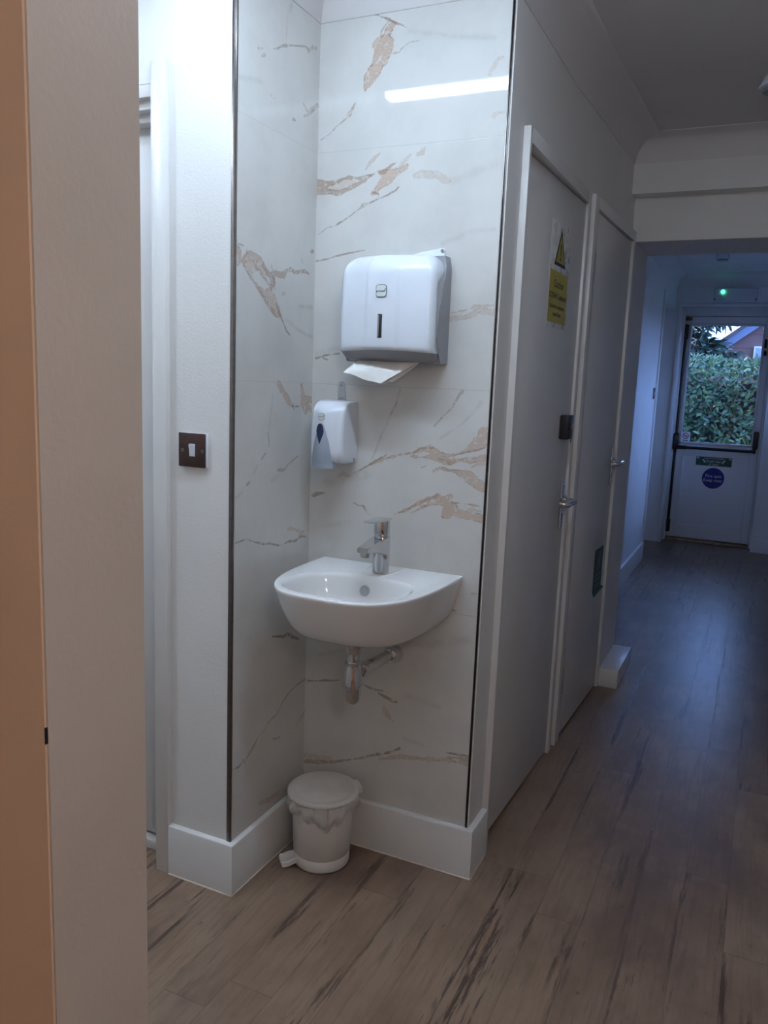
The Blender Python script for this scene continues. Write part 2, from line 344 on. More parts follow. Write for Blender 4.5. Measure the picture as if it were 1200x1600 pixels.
# veins of the marble: [kind, strength, [[position along the wall, height, half width in mm], ...]]
VEINS_BACK=[["d",0.8,[[0.11,2.285,1.3],[0.121,2.281,3],[0.128,2.279,1.3],[0.168,2.266,1.3],[0.197,2.252,2],[0.221,2.24,2],[0.235,2.234,1.3],[0.247,2.227,1.3]]],["t",0.9,[[0.211,2.242,6],[0.198,2.226,12],[0.186,2.214,8],[0.192,2.199,20],[0.186,2.18,24],[0.174,2.157,20],[0.163,2.138,18],[0.147,2.119,17],[0.14,2.104,9],[0.136,2.09,2]]],["t",0.7,[[0.197,2.25,3],[0.179,2.229,3],[0.177,2.215,3],[0.158,2.199,6]]],["d",0.5,[[0.212,2.171,1.3],[0.229,2.172,1.3],[0.238,2.181,1.3],[0.256,2.191,1.3],[0.284,2.192,1.3]]],["t",0.8,[[0.106,2.061,3],[0.095,2.037,6]]],["d",0.5,[[0.095,2.036,1.3],[0.075,2.023,2],[0.053,2.01,1.3],[0.035,1.994,1.3],[0.01,1.982,1.3]]],["g",0.35,[[0.255,2.218,3],[0.32,2.202,4],[0.392,2.187,3],[0.479,2.173,4]]],["t",0.35,[[0.472,2.091,3],[0.491,2.125,4],[0.503,2.127,4]]],["t",0.3,[[0.486,1.993,3],[0.494,2.001,4],[0.513,2.003,3]]],["t",0.5,[[0.31,1.939,3],[0.306,1.928,6],[0.292,1.923,3]]],["t",0.35,[[0.273,1.925,3],[0.25,1.904,5],[0.241,1.894,3]]],["t",0.6,[[0.188,1.948,1.3],[0.184,1.934,2],[0.167,1.918,3],[0.153,1.909,3],[0.146,1.897,2]]],["b",0.85,[[-0.0,1.874,10],[0.026,1.868,9],[0.057,1.87,5],[0.078,1.878,4],[0.098,1.881,3],[0.124,1.876,3],[0.149,1.879,6],[0.171,1.884,3]]],["b",0.8,[[0.0,1.851,8],[0.037,1.849,8],[0.069,1.843,6],[0.099,1.853,5],[0.124,1.862,5],[0.149,1.873,3]]],["t",0.45,[[0.021,1.86,10],[0.084,1.86,14],[0.114,1.867,5]]],["t",0.85,[[0.183,1.89,3],[0.198,1.886,10],[0.227,1.883,10],[0.208,1.869,14],[0.194,1.857,10],[0.17,1.839,6]]],["t",0.8,[[0.227,1.884,8],[0.251,1.891,8],[0.269,1.902,3]]],["b",0.8,[[0.186,1.888,3],[0.198,1.887,6],[0.212,1.898,3],[0.231,1.907,2]]],["d",0.7,[[0.168,1.84,2],[0.185,1.835,2],[0.187,1.826,2]]],["d",0.7,[[0.243,1.848,1.3],[0.234,1.84,2],[0.21,1.829,2],[0.186,1.822,2],[0.161,1.813,2],[0.141,1.807,5],[0.132,1.801,1.3],[0.097,1.779,1.3],[0.061,1.761,2],[0.035,1.756,1.3],[0.009,1.739,1.3]]],["t",0.4,[[0.285,1.875,5],[0.313,1.875,9],[0.346,1.872,9],[0.365,1.859,8],[0.386,1.852,3]]],["g",0.3,[[0.384,1.854,8],[0.42,1.855,8],[0.446,1.87,8],[0.506,1.885,8]]],["d",0.7,[[0.003,1.67,2],[0.038,1.674,2],[0.064,1.681,1.5],[0.1,1.687,2],[0.151,1.694,1.3]]],["g",0.3,[[0.369,1.702,4],[0.414,1.717,4],[0.436,1.729,3],[0.507,1.732,3]]],["t",0.6,[[0.406,1.533,2],[0.443,1.538,2],[0.468,1.548,2],[0.516,1.55,2]]],["t",0.45,[[0.403,1.516,6],[0.448,1.522,6],[0.477,1.538,8],[0.517,1.533,8]]],["d",0.7,[[0.01,1.408,3],[0.038,1.417,2],[0.083,1.423,2]]],["d",0.6,[[0.033,1.408,2],[0.048,1.405,2]]],["g",0.35,[[0.012,1.423,5],[0.077,1.436,5]]],["g",0.6,[[0.27,1.334,1.3],[0.26,1.295,2],[0.241,1.255,1.3],[0.222,1.213,2],[0.204,1.165,1.3],[0.194,1.141,1.3]]],["d",0.5,[[0.262,1.299,2],[0.257,1.286,1.3]]],["d",0.4,[[0.25,1.278,1.3],[0.246,1.264,1.3]]],["d",0.5,[[0.446,1.334,5],[0.437,1.325,3],[0.425,1.3,3],[0.42,1.291,2],[0.398,1.27,1.3],[0.373,1.242,2]]],["g",0.5,[[0.496,1.307,4],[0.473,1.276,1.3],[0.446,1.249,2],[0.391,1.21,1.3]]],["t",0.8,[[0.154,1.105,2],[0.174,1.118,1.3],[0.2,1.132,3],[0.225,1.143,3],[0.256,1.152,3],[0.291,1.162,3],[0.315,1.166,4],[0.335,1.176,5],[0.364,1.181,8],[0.384,1.171,10],[0.413,1.166,5],[0.437,1.17,3],[0.46,1.179,3],[0.471,1.184,5],[0.484,1.194,12],[0.5,1.208,18],[0.513,1.224,22]]],["d",0.6,[[0.159,1.107,1.3],[0.2,1.133,2],[0.24,1.158,1.3],[0.225,1.143,1.3]]],["d",0.6,[[0.296,1.165,1.3],[0.315,1.166,2],[0.339,1.181,1.3],[0.373,1.184,2]]],["t",0.8,[[0.313,1.159,5],[0.331,1.156,4],[0.365,1.159,4],[0.389,1.158,10],[0.419,1.148,9],[0.451,1.16,4],[0.48,1.158,8],[0.514,1.169,8]]],["b",0.6,[[0.389,1.156,3],[0.419,1.148,5],[0.437,1.152,3]]],["d",0.6,[[0.432,1.169,1.3],[0.469,1.18,2],[0.496,1.186,2],[0.514,1.194,1.3]]],["t",0.8,[[0.377,1.123,3],[0.4,1.134,4],[0.429,1.129,4],[0.453,1.124,10],[0.475,1.117,16],[0.497,1.099,14],[0.516,1.092,12]]],["d",0.5,[[0.401,1.127,1.3],[0.425,1.128,2],[0.448,1.129,1.3]]],["d",0.5,[[0.342,1.129,2],[0.354,1.134,1.3]]],["t",0.5,[[0.481,1.14,3],[0.499,1.151,4],[0.517,1.156,3]]],["t",0.5,[[0.09,1.085,4],[0.106,1.096,5],[0.122,1.088,5],[0.154,1.105,3]]],["g",0.4,[[0.047,1.062,8],[0.101,1.081,10],[0.175,1.097,8]]],["d",0.75,[[0.01,1.023,5],[0.028,1.03,5],[0.048,1.034,2]]],["d",0.75,[[0.141,1.015,1.3],[0.157,1.009,2],[0.173,1.008,3],[0.182,0.996,1.3]]],["t",0.85,[[0.269,0.994,2],[0.294,1.006,4],[0.319,1.021,4],[0.343,1.035,5],[0.372,1.049,5],[0.391,1.056,7],[0.411,1.052,6],[0.427,1.058,8]]],["t",0.8,[[0.317,1.003,2],[0.344,1.019,3],[0.37,1.034,5],[0.397,1.039,5],[0.416,1.036,7]]],["t",0.85,[[0.421,1.042,10],[0.431,1.03,20],[0.42,1.014,14],[0.409,1.003,5]]],["t",0.8,[[0.436,1.026,10],[0.456,1.016,9],[0.48,1.014,11],[0.515,1.011,12]]],["b",0.7,[[0.43,1.043,2],[0.454,1.044,2],[0.478,1.044,2],[0.513,1.041,2.5]]],["b",0.6,[[0.343,1.036,1.3],[0.372,1.05,2],[0.391,1.058,3]]],["t",0.5,[[0.479,1.03,3],[0.514,1.029,3]]],["g",0.5,[[0.175,1.006,2],[0.186,0.99,2],[0.207,0.982,2]]],["g",0.3,[[0.046,0.936,4],[0.128,0.958,4]]],["d",0.5,[[0.446,0.754,4],[0.459,0.752,2]]],["d",0.3,[[0.501,0.805,3],[0.52,0.808,2]]],["d",0.75,[[0.007,0.466,3],[0.018,0.468,1.3],[0.038,0.471,1.3],[0.067,0.479,3],[0.093,0.483,1.3],[0.114,0.488,2]]],["d",0.7,[[0.187,0.494,3],[0.212,0.485,3],[0.234,0.483,3],[0.256,0.485,2]]],["d",0.75,[[0.243,0.474,4],[0.267,0.467,4],[0.286,0.46,4],[0.299,0.46,3]]],["t",0.6,[[0.26,0.436,4],[0.269,0.418,8],[0.289,0.401,4]]],["b",0.75,[[0.007,0.209,5],[0.057,0.22,5],[0.098,0.23,4],[0.143,0.247,3],[0.188,0.263,3],[0.221,0.279,3]]],["d",0.8,[[0.221,0.279,2],[0.247,0.291,4],[0.261,0.295,1.3],[0.277,0.302,4],[0.29,0.31,1.3],[0.313,0.324,4]]],["t",0.55,[[0.253,0.278,4],[0.317,0.3,7],[0.359,0.307,6],[0.411,0.315,5],[0.461,0.325,5],[0.523,0.33,6]]],["d",0.8,[[0.455,0.346,2],[0.485,0.348,3],[0.519,0.351,2.5]]],["b",0.6,[[0.461,0.334,3],[0.52,0.342,5]]],["t",0.4,[[0.013,0.228,10],[0.092,0.237,9]]],["g",0.35,[[0.325,0.358,3],[0.383,0.351,4]]],["g",0.3,[[0.33,0.486,5],[0.428,0.472,4]]],["g",0.35,[[0.042,0.553,3],[0.132,0.585,3]]],["g",0.4,[[0.317,0.639,8],[0.394,0.647,8],[0.5,0.678,6]]]]
VEINS_SIDE=[["b",0.7,[[-0.371,1.649,8],[-0.363,1.636,18],[-0.365,1.622,16],[-0.346,1.622,5],[-0.329,1.627,8],[-0.314,1.637,12],[-0.284,1.636,12],[-0.266,1.634,8],[-0.249,1.621,6],[-0.233,1.608,5],[-0.219,1.603,8],[-0.209,1.591,12],[-0.212,1.581,8],[-0.215,1.57,3]]],["b",0.6,[[-0.31,1.639,4],[-0.292,1.625,4],[-0.274,1.61,4],[-0.251,1.596,4],[-0.227,1.581,4],[-0.215,1.573,3]]],["t",0.6,[[-0.331,1.622,14],[-0.305,1.611,14],[-0.274,1.625,14],[-0.242,1.61,10]]],["b",0.65,[[-0.34,1.616,3],[-0.318,1.597,4],[-0.287,1.577,4],[-0.269,1.564,5],[-0.255,1.551,5],[-0.226,1.528,5],[-0.202,1.515,6],[-0.18,1.507,5]]],["t",0.65,[[-0.269,1.567,5],[-0.241,1.555,12],[-0.222,1.567,8],[-0.212,1.543,22],[-0.192,1.524,18],[-0.177,1.512,8]]],["d",0.6,[[-0.193,1.539,2],[-0.183,1.525,3],[-0.17,1.51,4]]],["d",0.5,[[-0.217,1.631,1.3],[-0.209,1.614,3],[-0.199,1.572,2]]],["b",0.75,[[-0.223,1.606,3],[-0.209,1.614,4],[-0.185,1.61,8],[-0.158,1.613,8],[-0.146,1.625,5],[-0.126,1.63,6],[-0.1,1.627,4],[-0.058,1.635,5],[-0.03,1.632,2]]],["d",0.7,[[-0.172,1.51,3],[-0.157,1.493,2.5],[-0.141,1.473,2],[-0.12,1.462,1.5]]],["g",0.5,[[-0.142,1.502,3],[-0.089,1.482,3],[-0.034,1.469,3],[-0.006,1.467,3]]],["g",0.5,[[-0.081,1.542,3],[-0.048,1.543,4],[-0.01,1.545,3]]],["d",0.4,[[-0.075,1.665,2],[-0.067,1.657,3]]],["d",0.6,[[-0.021,1.692,6],[-0.012,1.693,5]]],["d",0.5,[[-0.37,1.67,1.3],[-0.361,1.657,2],[-0.349,1.657,2],[-0.336,1.657,1.3]]],["d",0.5,[[-0.325,1.651,1.3],[-0.323,1.64,2]]],["d",0.5,[[-0.159,1.565,4],[-0.152,1.568,3]]],["t",0.8,[[-0.175,1.335,7],[-0.153,1.315,10],[-0.133,1.3,9],[-0.113,1.283,9],[-0.093,1.271,4]]],["t",0.8,[[-0.059,1.337,5],[-0.054,1.312,9],[-0.045,1.288,16],[-0.032,1.272,14],[-0.033,1.256,4]]],["t",0.8,[[-0.033,1.298,8],[-0.001,1.293,10]]],["t",0.7,[[-0.022,1.277,8],[0.004,1.262,4]]],["d",0.7,[[-0.09,1.276,2],[-0.063,1.276,2]]],["g",0.5,[[-0.201,1.305,2],[-0.206,1.269,2],[-0.211,1.236,1.5],[-0.22,1.21,2]]],["d",0.5,[[-0.22,1.209,2],[-0.213,1.173,2]]],["d",0.45,[[-0.23,1.158,2],[-0.248,1.143,3]]],["g",0.5,[[-0.267,1.128,2],[-0.284,1.109,2]]],["d",0.55,[[-0.301,1.088,3],[-0.312,1.084,4]]],["g",0.55,[[-0.328,1.068,2],[-0.358,1.056,3]]],["d",0.45,[[-0.068,1.14,1.3],[-0.094,1.13,3],[-0.12,1.12,1.3],[-0.139,1.106,4],[-0.171,1.11,4]]],["g",0.4,[[-0.201,1.083,4],[-0.158,1.098,3]]],["d",0.65,[[-0.359,0.942,2],[-0.331,0.944,2],[-0.309,0.944,1.3],[-0.275,0.931,1.3],[-0.233,0.918,2.5],[-0.202,0.915,2.5],[-0.171,0.905,2],[-0.145,0.9,1.3],[-0.112,0.905,3],[-0.072,0.901,4],[-0.044,0.909,3],[-0.016,0.905,2]]],["t",0.5,[[-0.114,0.942,3],[-0.087,0.938,3],[-0.056,0.926,4],[-0.045,0.915,8],[-0.029,0.923,4]]],["d",0.75,[[-0.183,0.652,2],[-0.155,0.645,3],[-0.127,0.636,4],[-0.105,0.637,5],[-0.079,0.622,5],[-0.042,0.605,2]]],["d",0.55,[[-0.002,0.47,6],[-0.026,0.469,3],[-0.056,0.467,2],[-0.089,0.459,3],[-0.124,0.442,2],[-0.154,0.417,2]]],["d",0.5,[[-0.154,0.417,2],[-0.203,0.407,3],[-0.214,0.394,1.5],[-0.246,0.386,1.3],[-0.263,0.37,3],[-0.291,0.353,4],[-0.313,0.338,2]]],["d",0.6,[[-0.315,0.35,3],[-0.332,0.337,3],[-0.358,0.341,2]]],["g",0.6,[[-0.001,0.367,5],[-0.021,0.356,4],[-0.048,0.34,3]]],["d",0.5,[[-0.171,0.349,3],[-0.158,0.345,2],[-0.139,0.341,3]]],["t",0.5,[[-0.14,0.171,6],[-0.184,0.173,8],[-0.233,0.186,6]]],["g",0.4,[[-0.305,0.681,4],[-0.292,0.675,4]]],["d",0.5,[[-0.289,2.107,1.3],[-0.279,2.11,3],[-0.267,2.115,1.3]]],["d",0.55,[[-0.221,2.13,1.3],[-0.204,2.137,2],[-0.179,2.152,3],[-0.135,2.168,2],[-0.098,2.18,2],[-0.074,2.187,3],[-0.064,2.186,4]]],["b",0.55,[[-0.06,2.181,4],[-0.042,2.197,4],[-0.018,2.203,4]]],["g",0.5,[[-0.144,2.257,3],[-0.153,2.241,3],[-0.164,2.225,2],[-0.165,2.17,2]]],["d",0.4,[[-0.139,2.269,4],[-0.128,2.274,3]]],["d",0.6,[[-0.236,2.026,1.3],[-0.23,2.023,2],[-0.223,2.019,1.3],[-0.207,2.022,1.3]]],["b",0.6,[[-0.08,2.05,3],[-0.07,2.044,3],[-0.061,2.036,3]]],["b",0.6,[[-0.059,2.037,2],[-0.031,2.051,5],[-0.007,2.068,6]]],["d",0.4,[[-0.075,2.02,3],[-0.047,2.034,2],[-0.027,2.049,3]]],["g",0.35,[[-0.366,2.019,3],[-0.316,2.032,4],[-0.267,2.041,4]]],["d",0.35,[[-0.272,2.096,3],[-0.258,2.103,4]]],["d",0.5,[[-0.129,1.997,4],[-0.117,1.999,3]]]]
# ------------------------------------------------------------------ the setting
CEIL = 2.36
D_ALC, W_ALC, SK_H, SK_T = .3701, .5208, .1422, .0176
def struct(o, label, cat): return tag(o, label, cat, kind='structure')

b = MB(); b.box(-2.2, 2.8, -4.6, 6.02, -.05, 0)
struct(b.build('floor', FLOORM), 'brown wood plank vinyl floor running down the corridor', 'floor')
b = MB(); b.box(-2.2, 2.8, -4.6, 5.9, CEIL, CEIL+.06)
struct(b.build('ceiling', CEILW), 'plain white ceiling over the corridor', 'ceiling')
b = MB(); b.box(-2.6, 3.2, -4.8, 6.15, 2.95, 3.1)  # unseen slab added to block sunlight
struct(b.build('roof', ROOFT), 'unseen flat slab above the corridor ceiling, added to block the sun', 'roof')

# marble lined alcove: fine grids that carry where the stone's veins run
def tile_panel(name, veins, axis, u0, u1, z0, z1, step, label):
    nu = int(round((u1-u0)/step)); nz = int(round((z1-z0)/step))
    us = np.linspace(u0, u1, nu+1); zs = np.linspace(z0, z1, nz+1)
    U, Z = np.meshgrid(us, zs); U = U.ravel(); Z = Z.ravel(); N = U.size
    big = 60.0
    att = {k: np.full(N, big) for k in ('tan_sd', 'brn_sd', 'drk_sd')}
    stg = {k: np.zeros(N) for k in ('tan_st', 'brn_st', 'drk_st')}
    haze = np.zeros(N)
    key = {'t': 'tan', 'b': 'brn', 'd': 'drk'}
    for typ, st, pts in veins:
        a = np.array(pts); lo = a[:, :2].min(0)-.06; hi = a[:, :2].max(0)+.06
        sel = np.where((U > lo[0]) & (U < hi[0]) & (Z > lo[1]) & (Z < hi[1]))[0]
        if sel.size == 0: continue
        pu, pz = U[sel], Z[sel]; best = np.full(sel.size, big)
        for i in range(len(a)-1):
            p, q = a[i], a[i+1]; d = q[:2]-p[:2]; L2 = max(1e-9, float(d@d))
            t = np.clip(((pu-p[0])*d[0]+(pz-p[1])*d[1])/L2, 0, 1)
            dist = np.hypot(pu-p[0]-t*d[0], pz-p[1]-t*d[1])*1000
            wd = p[2]+(q[2]-p[2])*t
            best = np.minimum(best, (dist/np.maximum(wd*1.6, 3.0)) if typ == 'g' else dist-wd)
        if typ == 'g': haze[sel] = np.maximum(haze[sel], st*np.exp(-best**2))
        else:
            k = key[typ]; m = best < att[k+'_sd'][sel]
            ii = sel[m]; att[k+'_sd'][ii] = best[m]; stg[k+'_st'][ii] = st
    co = np.zeros((N, 3))
    if axis == 'x': co[:, 0] = U; co[:, 2] = Z
    else: co[:, 1] = U; co[:, 2] = Z
    idx = np.arange(N).reshape(nz+1, nu+1)
    A, B_, Cc, Dd = idx[:-1, :-1].ravel(), idx[:-1, 1:].ravel(), idx[1:, 1:].ravel(), idx[1:, :-1].ravel()
    fc = np.stack((A, B_, Cc, Dd), 1) if axis == 'x' else np.stack((A, B_, Cc, Dd), 1)
    me = bpy.data.meshes.new(name)
    me.vertices.add(N); me.vertices.foreach_set('co', co.ravel())
    me.loops.add(fc.size); me.loops.foreach_set('vertex_index', fc.ravel().astype(np.int32))
    me.polygons.add(len(fc)); me.polygons.foreach_set('loop_start', np.arange(0, fc.size, 4, dtype=np.int32))
    me.update(); me.validate()
    for k, v in (*att.items(), *stg.items(), ('haze', haze)):
        at = me.attributes.new(k, 'FLOAT', 'POINT'); at.data.foreach_set('value', v.astype(np.float32))
    me.materials.append(MARBLE)
    o = bpy.data.objects.new(name, me); COL.objects.link(o)
    return struct(o, label, 'wall')
tile_panel('wall_back', VEINS_BACK, 'x', 0, W_ALC, SK_H-.01, CEIL, .003, 'marble tiled back wall of the alcove behind the basin')
tile_panel('wall_side', VEINS_SIDE, 'y', -D_ALC, 0, SK_H-.01, CEIL, .003, 'narrow marble tiled side wall left of the basin')
b = MB(); b.box(0, W_ALC+.003, .002, .10, 0, CEIL); struct(b.build('wall_alcove', WHITE), 'plaster wall behind the alcove tiles', 'wall')

# pier with the light switch, wall above the door left of it
b = MB(); b.box(-.2217, -.002, -D_ALC, .10, 0, CEIL); b.box(-1.6, -.2217, -D_ALC, -.19, 2.032, CEIL); b.box(-1.6, -1.08, -D_ALC, -.19, 0, 2.032)
struct(b.build('wall_left', WHITE), 'white wall with the light switch left of the marble alcove', 'wall')

# corridor wall with two cupboard doors; it bends very slightly after the first door
def wallframe(x0, slope):
    k = math.sqrt(1+slope*slope)
    return Matrix(((1/k, slope/k, 0, x0), (-slope/k, 1/k, 0, 0), (0, 0, 1, 0), (0, 0, 0, 1)))   # local x = out of the wall, y = along it
MA, MA_LEAF = wallframe(.531, 0.), wallframe(.5161, .0283)
MB2, MB2_LEAF = wallframe(.5043, .038), wallframe(.5182, .0323)
b = MB(MA); b.box(-.08, 0, .002, .121, 0, CEIL); b.box(-.08, 0, .905, .925, 0, 2.01)
bmesh.ops.transform(b.bm, matrix=MA, verts=b.bm.verts); nA = len(b.bm.verts); b.M = None
c = MB(); c.box(-.08, 0, .92, .942, 0, 2.012); c.box(-.08, 0, 1.700, 1.75, 0, CEIL); c.box(-.60, -.58, 0, 1.685, 0, CEIL)
bmesh.ops.transform(c.bm, matrix=MB2, verts=c.bm.verts); me = bpy.data.meshes.new('t'); c.bm.to_mesh(me); c.bm.free(); b.bm.from_mesh(me); bpy.data.meshes.remove(me)
b.prism([(.440, .121, 2.003), (.531, .121, 2.003), (.531, .60, 2.003), (.5688, 1.70, 2.003), (.44, 1.70, 2.003)], (0, 0, CEIL-2.003))
struct(b.build('wall_corridor', WHITE), 'white corridor wall around the two cupboard doors', 'wall')
# opening across the corridor
b = MB(); b.box(.12, .583, 1.68, 2.07, 0, CEIL)
struct(b.build('wall_pier', WHITE), 'white wall end beside the corridor opening', 'wall')
b = MB(); b.box(.50, 1.80, 1.60, 1.685, 2.151, CEIL); b.box(.583, 1.80, 1.681, 2.07, 1.975, CEIL)
struct(b.build('wall_beam', WHITE), 'stepped white beam across the corridor ceiling', 'wall')
# corridor beyond
b = MB(); b.box(.20, .35, 2.07, 4.80, 0, CEIL); b.box(.20, .35, 4.80, 5.65, 2.07, CEIL); b.box(-.6, .20, 4.74, 4.80, 0, CEIL)
struct(b.build('wall_far_left', WHITE), 'white wall on the left of the far corridor', 'wall')
b = MB(); b.box(-.6, .405, 5.65, 5.95, 0, CEIL); b.box(1.15, 1.9, 5.65, 5.95, 0, CEIL); b.box(.405, 1.15, 5.65, 5.95, 2.105, CEIL); b.box(-.62, -.60, 4.74, 5.95, 0, CEIL)
struct(b.build('wall_end', WHITE), 'white end wall around the glazed exit door', 'wall')
b = MB(); WY0, WY1, WZ0, WZ1 = 3.7, 5.42, 1.15, 1.82
b.box(1.72, 1.84, -1.305, WY0, 0, CEIL); b.box(1.72, 1.84, WY1, 5.70, 0, CEIL); b.box(1.72, 1.84, WY0, WY1, 0, WZ0); b.box(1.72, 1.84, WY0, WY1, WZ1, CEIL)
struct(b.build('wall_right', WHITE), 'white right hand wall of the corridor', 'wall')
r = thing('window_1', (1.78, (WY0+WY1)/2, WZ0), 'white framed window in the right wall of the far corridor', 'window', kind='structure')
b = MB(); b.box(1.75, 1.81, WY0, WY0+.05, WZ0, WZ1, .003); b.box(1.75, 1.81, WY1-.05, WY1, WZ0, WZ1, .003); b.box(1.75, 1.81, WY0+.05, WY1-.05, WZ0, WZ0+.05, .003); b.box(1.75, 1.81, WY0+.05, WY1-.05, WZ1-.05, WZ1, .003); b.box(1.75, 1.81, (WY0+WY1)/2-.025, (WY0+WY1)/2+.025, WZ0+.05, WZ1-.05, .003)
b.build('window_frame', TRIMW, r)
b = MB(); b.box(1.777, 1.783, WY0+.05, WY1-.05, WZ0+.05, WZ1-.05); b.build('pane', GLASS, r, smooth=False)
b = MB(); b.box(1.66, 1.76, WY0-.03, WY1+.03, WZ0-.03, WZ0, .004); b.build('window_sill', TRIMW, r)
# wall with the doorway the view looks through, and the room behind
b = MB(); b.box(-.44, .55, -1.443, -1.305, 0, CEIL); b.box(1.84, 2.6, -1.443, -1.305, 0, CEIL); b.box(-1.7, -1.25, -1.443, -1.305, 0, CEIL); b.box(-1.25, -.44, -1.443, -1.305, 0, CEIL)
wf = struct(b.build('wall_front', CREAM), 'cream end of the wall at the near doorway, left edge', 'wall')
b = MB(); b.box(.5492, .5503, -1.4470, -1.4440, .988, 1.005); b.build('strike_plate', BLACK, wf)
b = MB(); b.box(-.9, 2.6, -4.2, -4.1, 0, CEIL); b.box(-.9, -.8, -4.1, -1.443, 0, CEIL); b.box(2.5, 2.6, -4.1, -1.443, 0, CEIL)
b.box(-.8, .5475, -1.4455, -1.4431, 0, CEIL)
struct(b.build('wall_room', PEACH), 'cream walls of the room behind the doorway', 'wall')
b = MB(); b.box(-1.7, -1.6, -1.443, -.19, 0, CEIL)
struct(b.build('wall_far_side', WHITE), 'white wall closing the passage on the left', 'wall')

b = MB(); b.box(-2.2, -2.1, -1.45, 6.0, 0, CEIL); b.box(-2.1, -.62, 5.85, 5.95, 0, CEIL); b.box(-2.1, -1.7, -1.443, -1.305, 0, CEIL); b.box(-1.6, -.2217, .02, .10, 0, CEIL)  # unseen walls added to keep sky light out
struct(b.build('wall_outer', WHITE), 'hidden white walls added to stop sky light leaking in behind the cupboards and the left door', 'wall')

# skirting boards
def skirting(name, path, label, h=SK_H, t=SK_T, m=TRIMW, closed_ends=True):
    """path in plan, room on the right hand of the walking direction"""
    prof = [(0, 0), (t, 0), (t, h-.006), (t-.0015, h-.002), (t-.005, h-.0002), (0, h)]
    rows = []
    pts = [Vector((*p, 0)) for p in path]; n = len(pts)
    nr = [Vector(((pts[i+1]-pts[i]).y, -(pts[i+1]-pts[i]).x, 0)).normalized() for i in range(n-1)]
    for i in range(n):
        if i == 0: off = nr[0]
        elif i == n-1: off = nr[-1]
        else:
            mm = (nr[i-1]+nr[i]).normalized(); off = mm/mm.dot(nr[i])
        rows.append([pts[i]+off*d+Vector((0, 0, z)) for d, z in prof])
    bb = MB(); vr = bb.grid([r+[r[0]] for r in rows]); bb.cap([v for v in vr[0][:-1]]); bb.cap([v for v in vr[-1][:-1]], True)
    bmesh.ops.remove_doubles(bb.bm, verts=bb.bm.verts, dist=1e-6)
    o = bb.build(name, m, ang=30); return struct(o, label, 'skirting board')
e1 = MA @ Vector((0, .121, 0))
bb_ = skirting('baseboard_alcove', [(-.1917, -D_ALC), (0, -D_ALC), (0, 0), (.531, 0), (e1.x, e1.y)], 'white skirting board around the foot of the marble alcove')
b = MB()
for p, q in (((-.19, -D_ALC-SK_T), (SK_T, -D_ALC-SK_T)), ((SK_T, -D_ALC-SK_T), (SK_T, -SK_T)), ((SK_T, -SK_T), (.5495, -SK_T)), ((.5495, -SK_T), (e1.x+.0178, e1.y))):
    b.tube([(p[0], p[1], .0006), (q[0], q[1], .0006)], .0024, 8)
b.build('sealant_bead', SEAL, bb_)
skirting('baseboard_far', [(.35, 2.07), (.35, 4.73)], 'white skirting board on the far left corridor wall')
skirting('baseboard_end', [(1.152, 5.65), (1.72, 5.65)], 'white skirting board right of the exit door')
b = MB(); b.box(.5735, .668, 1.674, 2.07, .004, .086, .002); b.box(.5735, .6665, 1.6755, 2.07, 0, .006)
tr = struct(b.build('baseboard_pier', TRIMW), 'short boxed skirting block at the foot of the wall end', 'skirting board')

# coving
def coving(name, path, label, h=.09, t=.10):
    N = 8
    prof = [(0, -h-.0015), (.0018, -h-.0015), (.003, -h)] + [(t-(t-.006)*math.cos(a), -h+(h-.004)*math.sin(a)) for a in [math.pi/2*k/N for k in range(1, N+1)]] + [(t+.004, -.002), (t+.004, 0), (0, 0)]
    pts = [Vector((*p, CEIL)) for p in path]; n = len(pts); rows = []
    nr = [Vector(((pts[i+1]-pts[i]).y, -(pts[i+1]-pts[i]).x, 0)).normalized() for i in range(n-1)]
    for i in range(n):
        if i == 0: off = nr[0]
        elif i == n-1: off = nr[-1]
        else:
            mm = (nr[i-1]+nr[i]).normalized(); off = mm/max(.3, mm.dot(nr[i]))
        rows.append([pts[i]+off*d+Vector((0, 0, z)) for d, z in prof])
    bb = MB(); bb.grid([r+[r[0]] for r in rows]); bmesh.ops.remove_doubles(bb.bm, verts=bb.bm.verts, dist=1e-6)
    return struct(bb.build(name, CEILW, ang=25), label, 'coving')
pe = MB2 @ Vector((0, 1.601, 0))
coving('trim_1', [(-1.6, -D_ALC), (0, -D_ALC), (0, 0), (.531, 0), (.531, .60), (.5653, 1.60), (1.72, 1.60)], 'white coving along the alcove, cupboard wall and beam')
coving('trim_2', [(.35, 2.07), (.35, 5.65), (1.72, 5.65)], 'white coving of the far corridor', h=.11, t=.13)
# metal tile trims on the two outer tile corners
b = MB(); b.box(-.0115, .0004, -D_ALC-.0022, -D_ALC+.0005, SK_H-.002, CEIL, .0006); b.box(-.002, .0012, -D_ALC-.0022, -D_ALC+.004, SK_H-.002, CEIL, .0006)
struct(b.build('trim_3', TRIMM), 'dark metal tile edge trim on the left alcove corner', 'tile trim')
b = MB(); b.box(W_ALC+.000, W_ALC+.0060, -.0024, .0035, SK_H-.002, CEIL, .0006); b.box(W_ALC+.002, W_ALC+.0066, -.0024, .010, SK_H-.002, CEIL, .0006)
struct(b.build('trim_4', TRIMM), 'dark metal tile edge trim on the right alcove corner', 'tile trim')

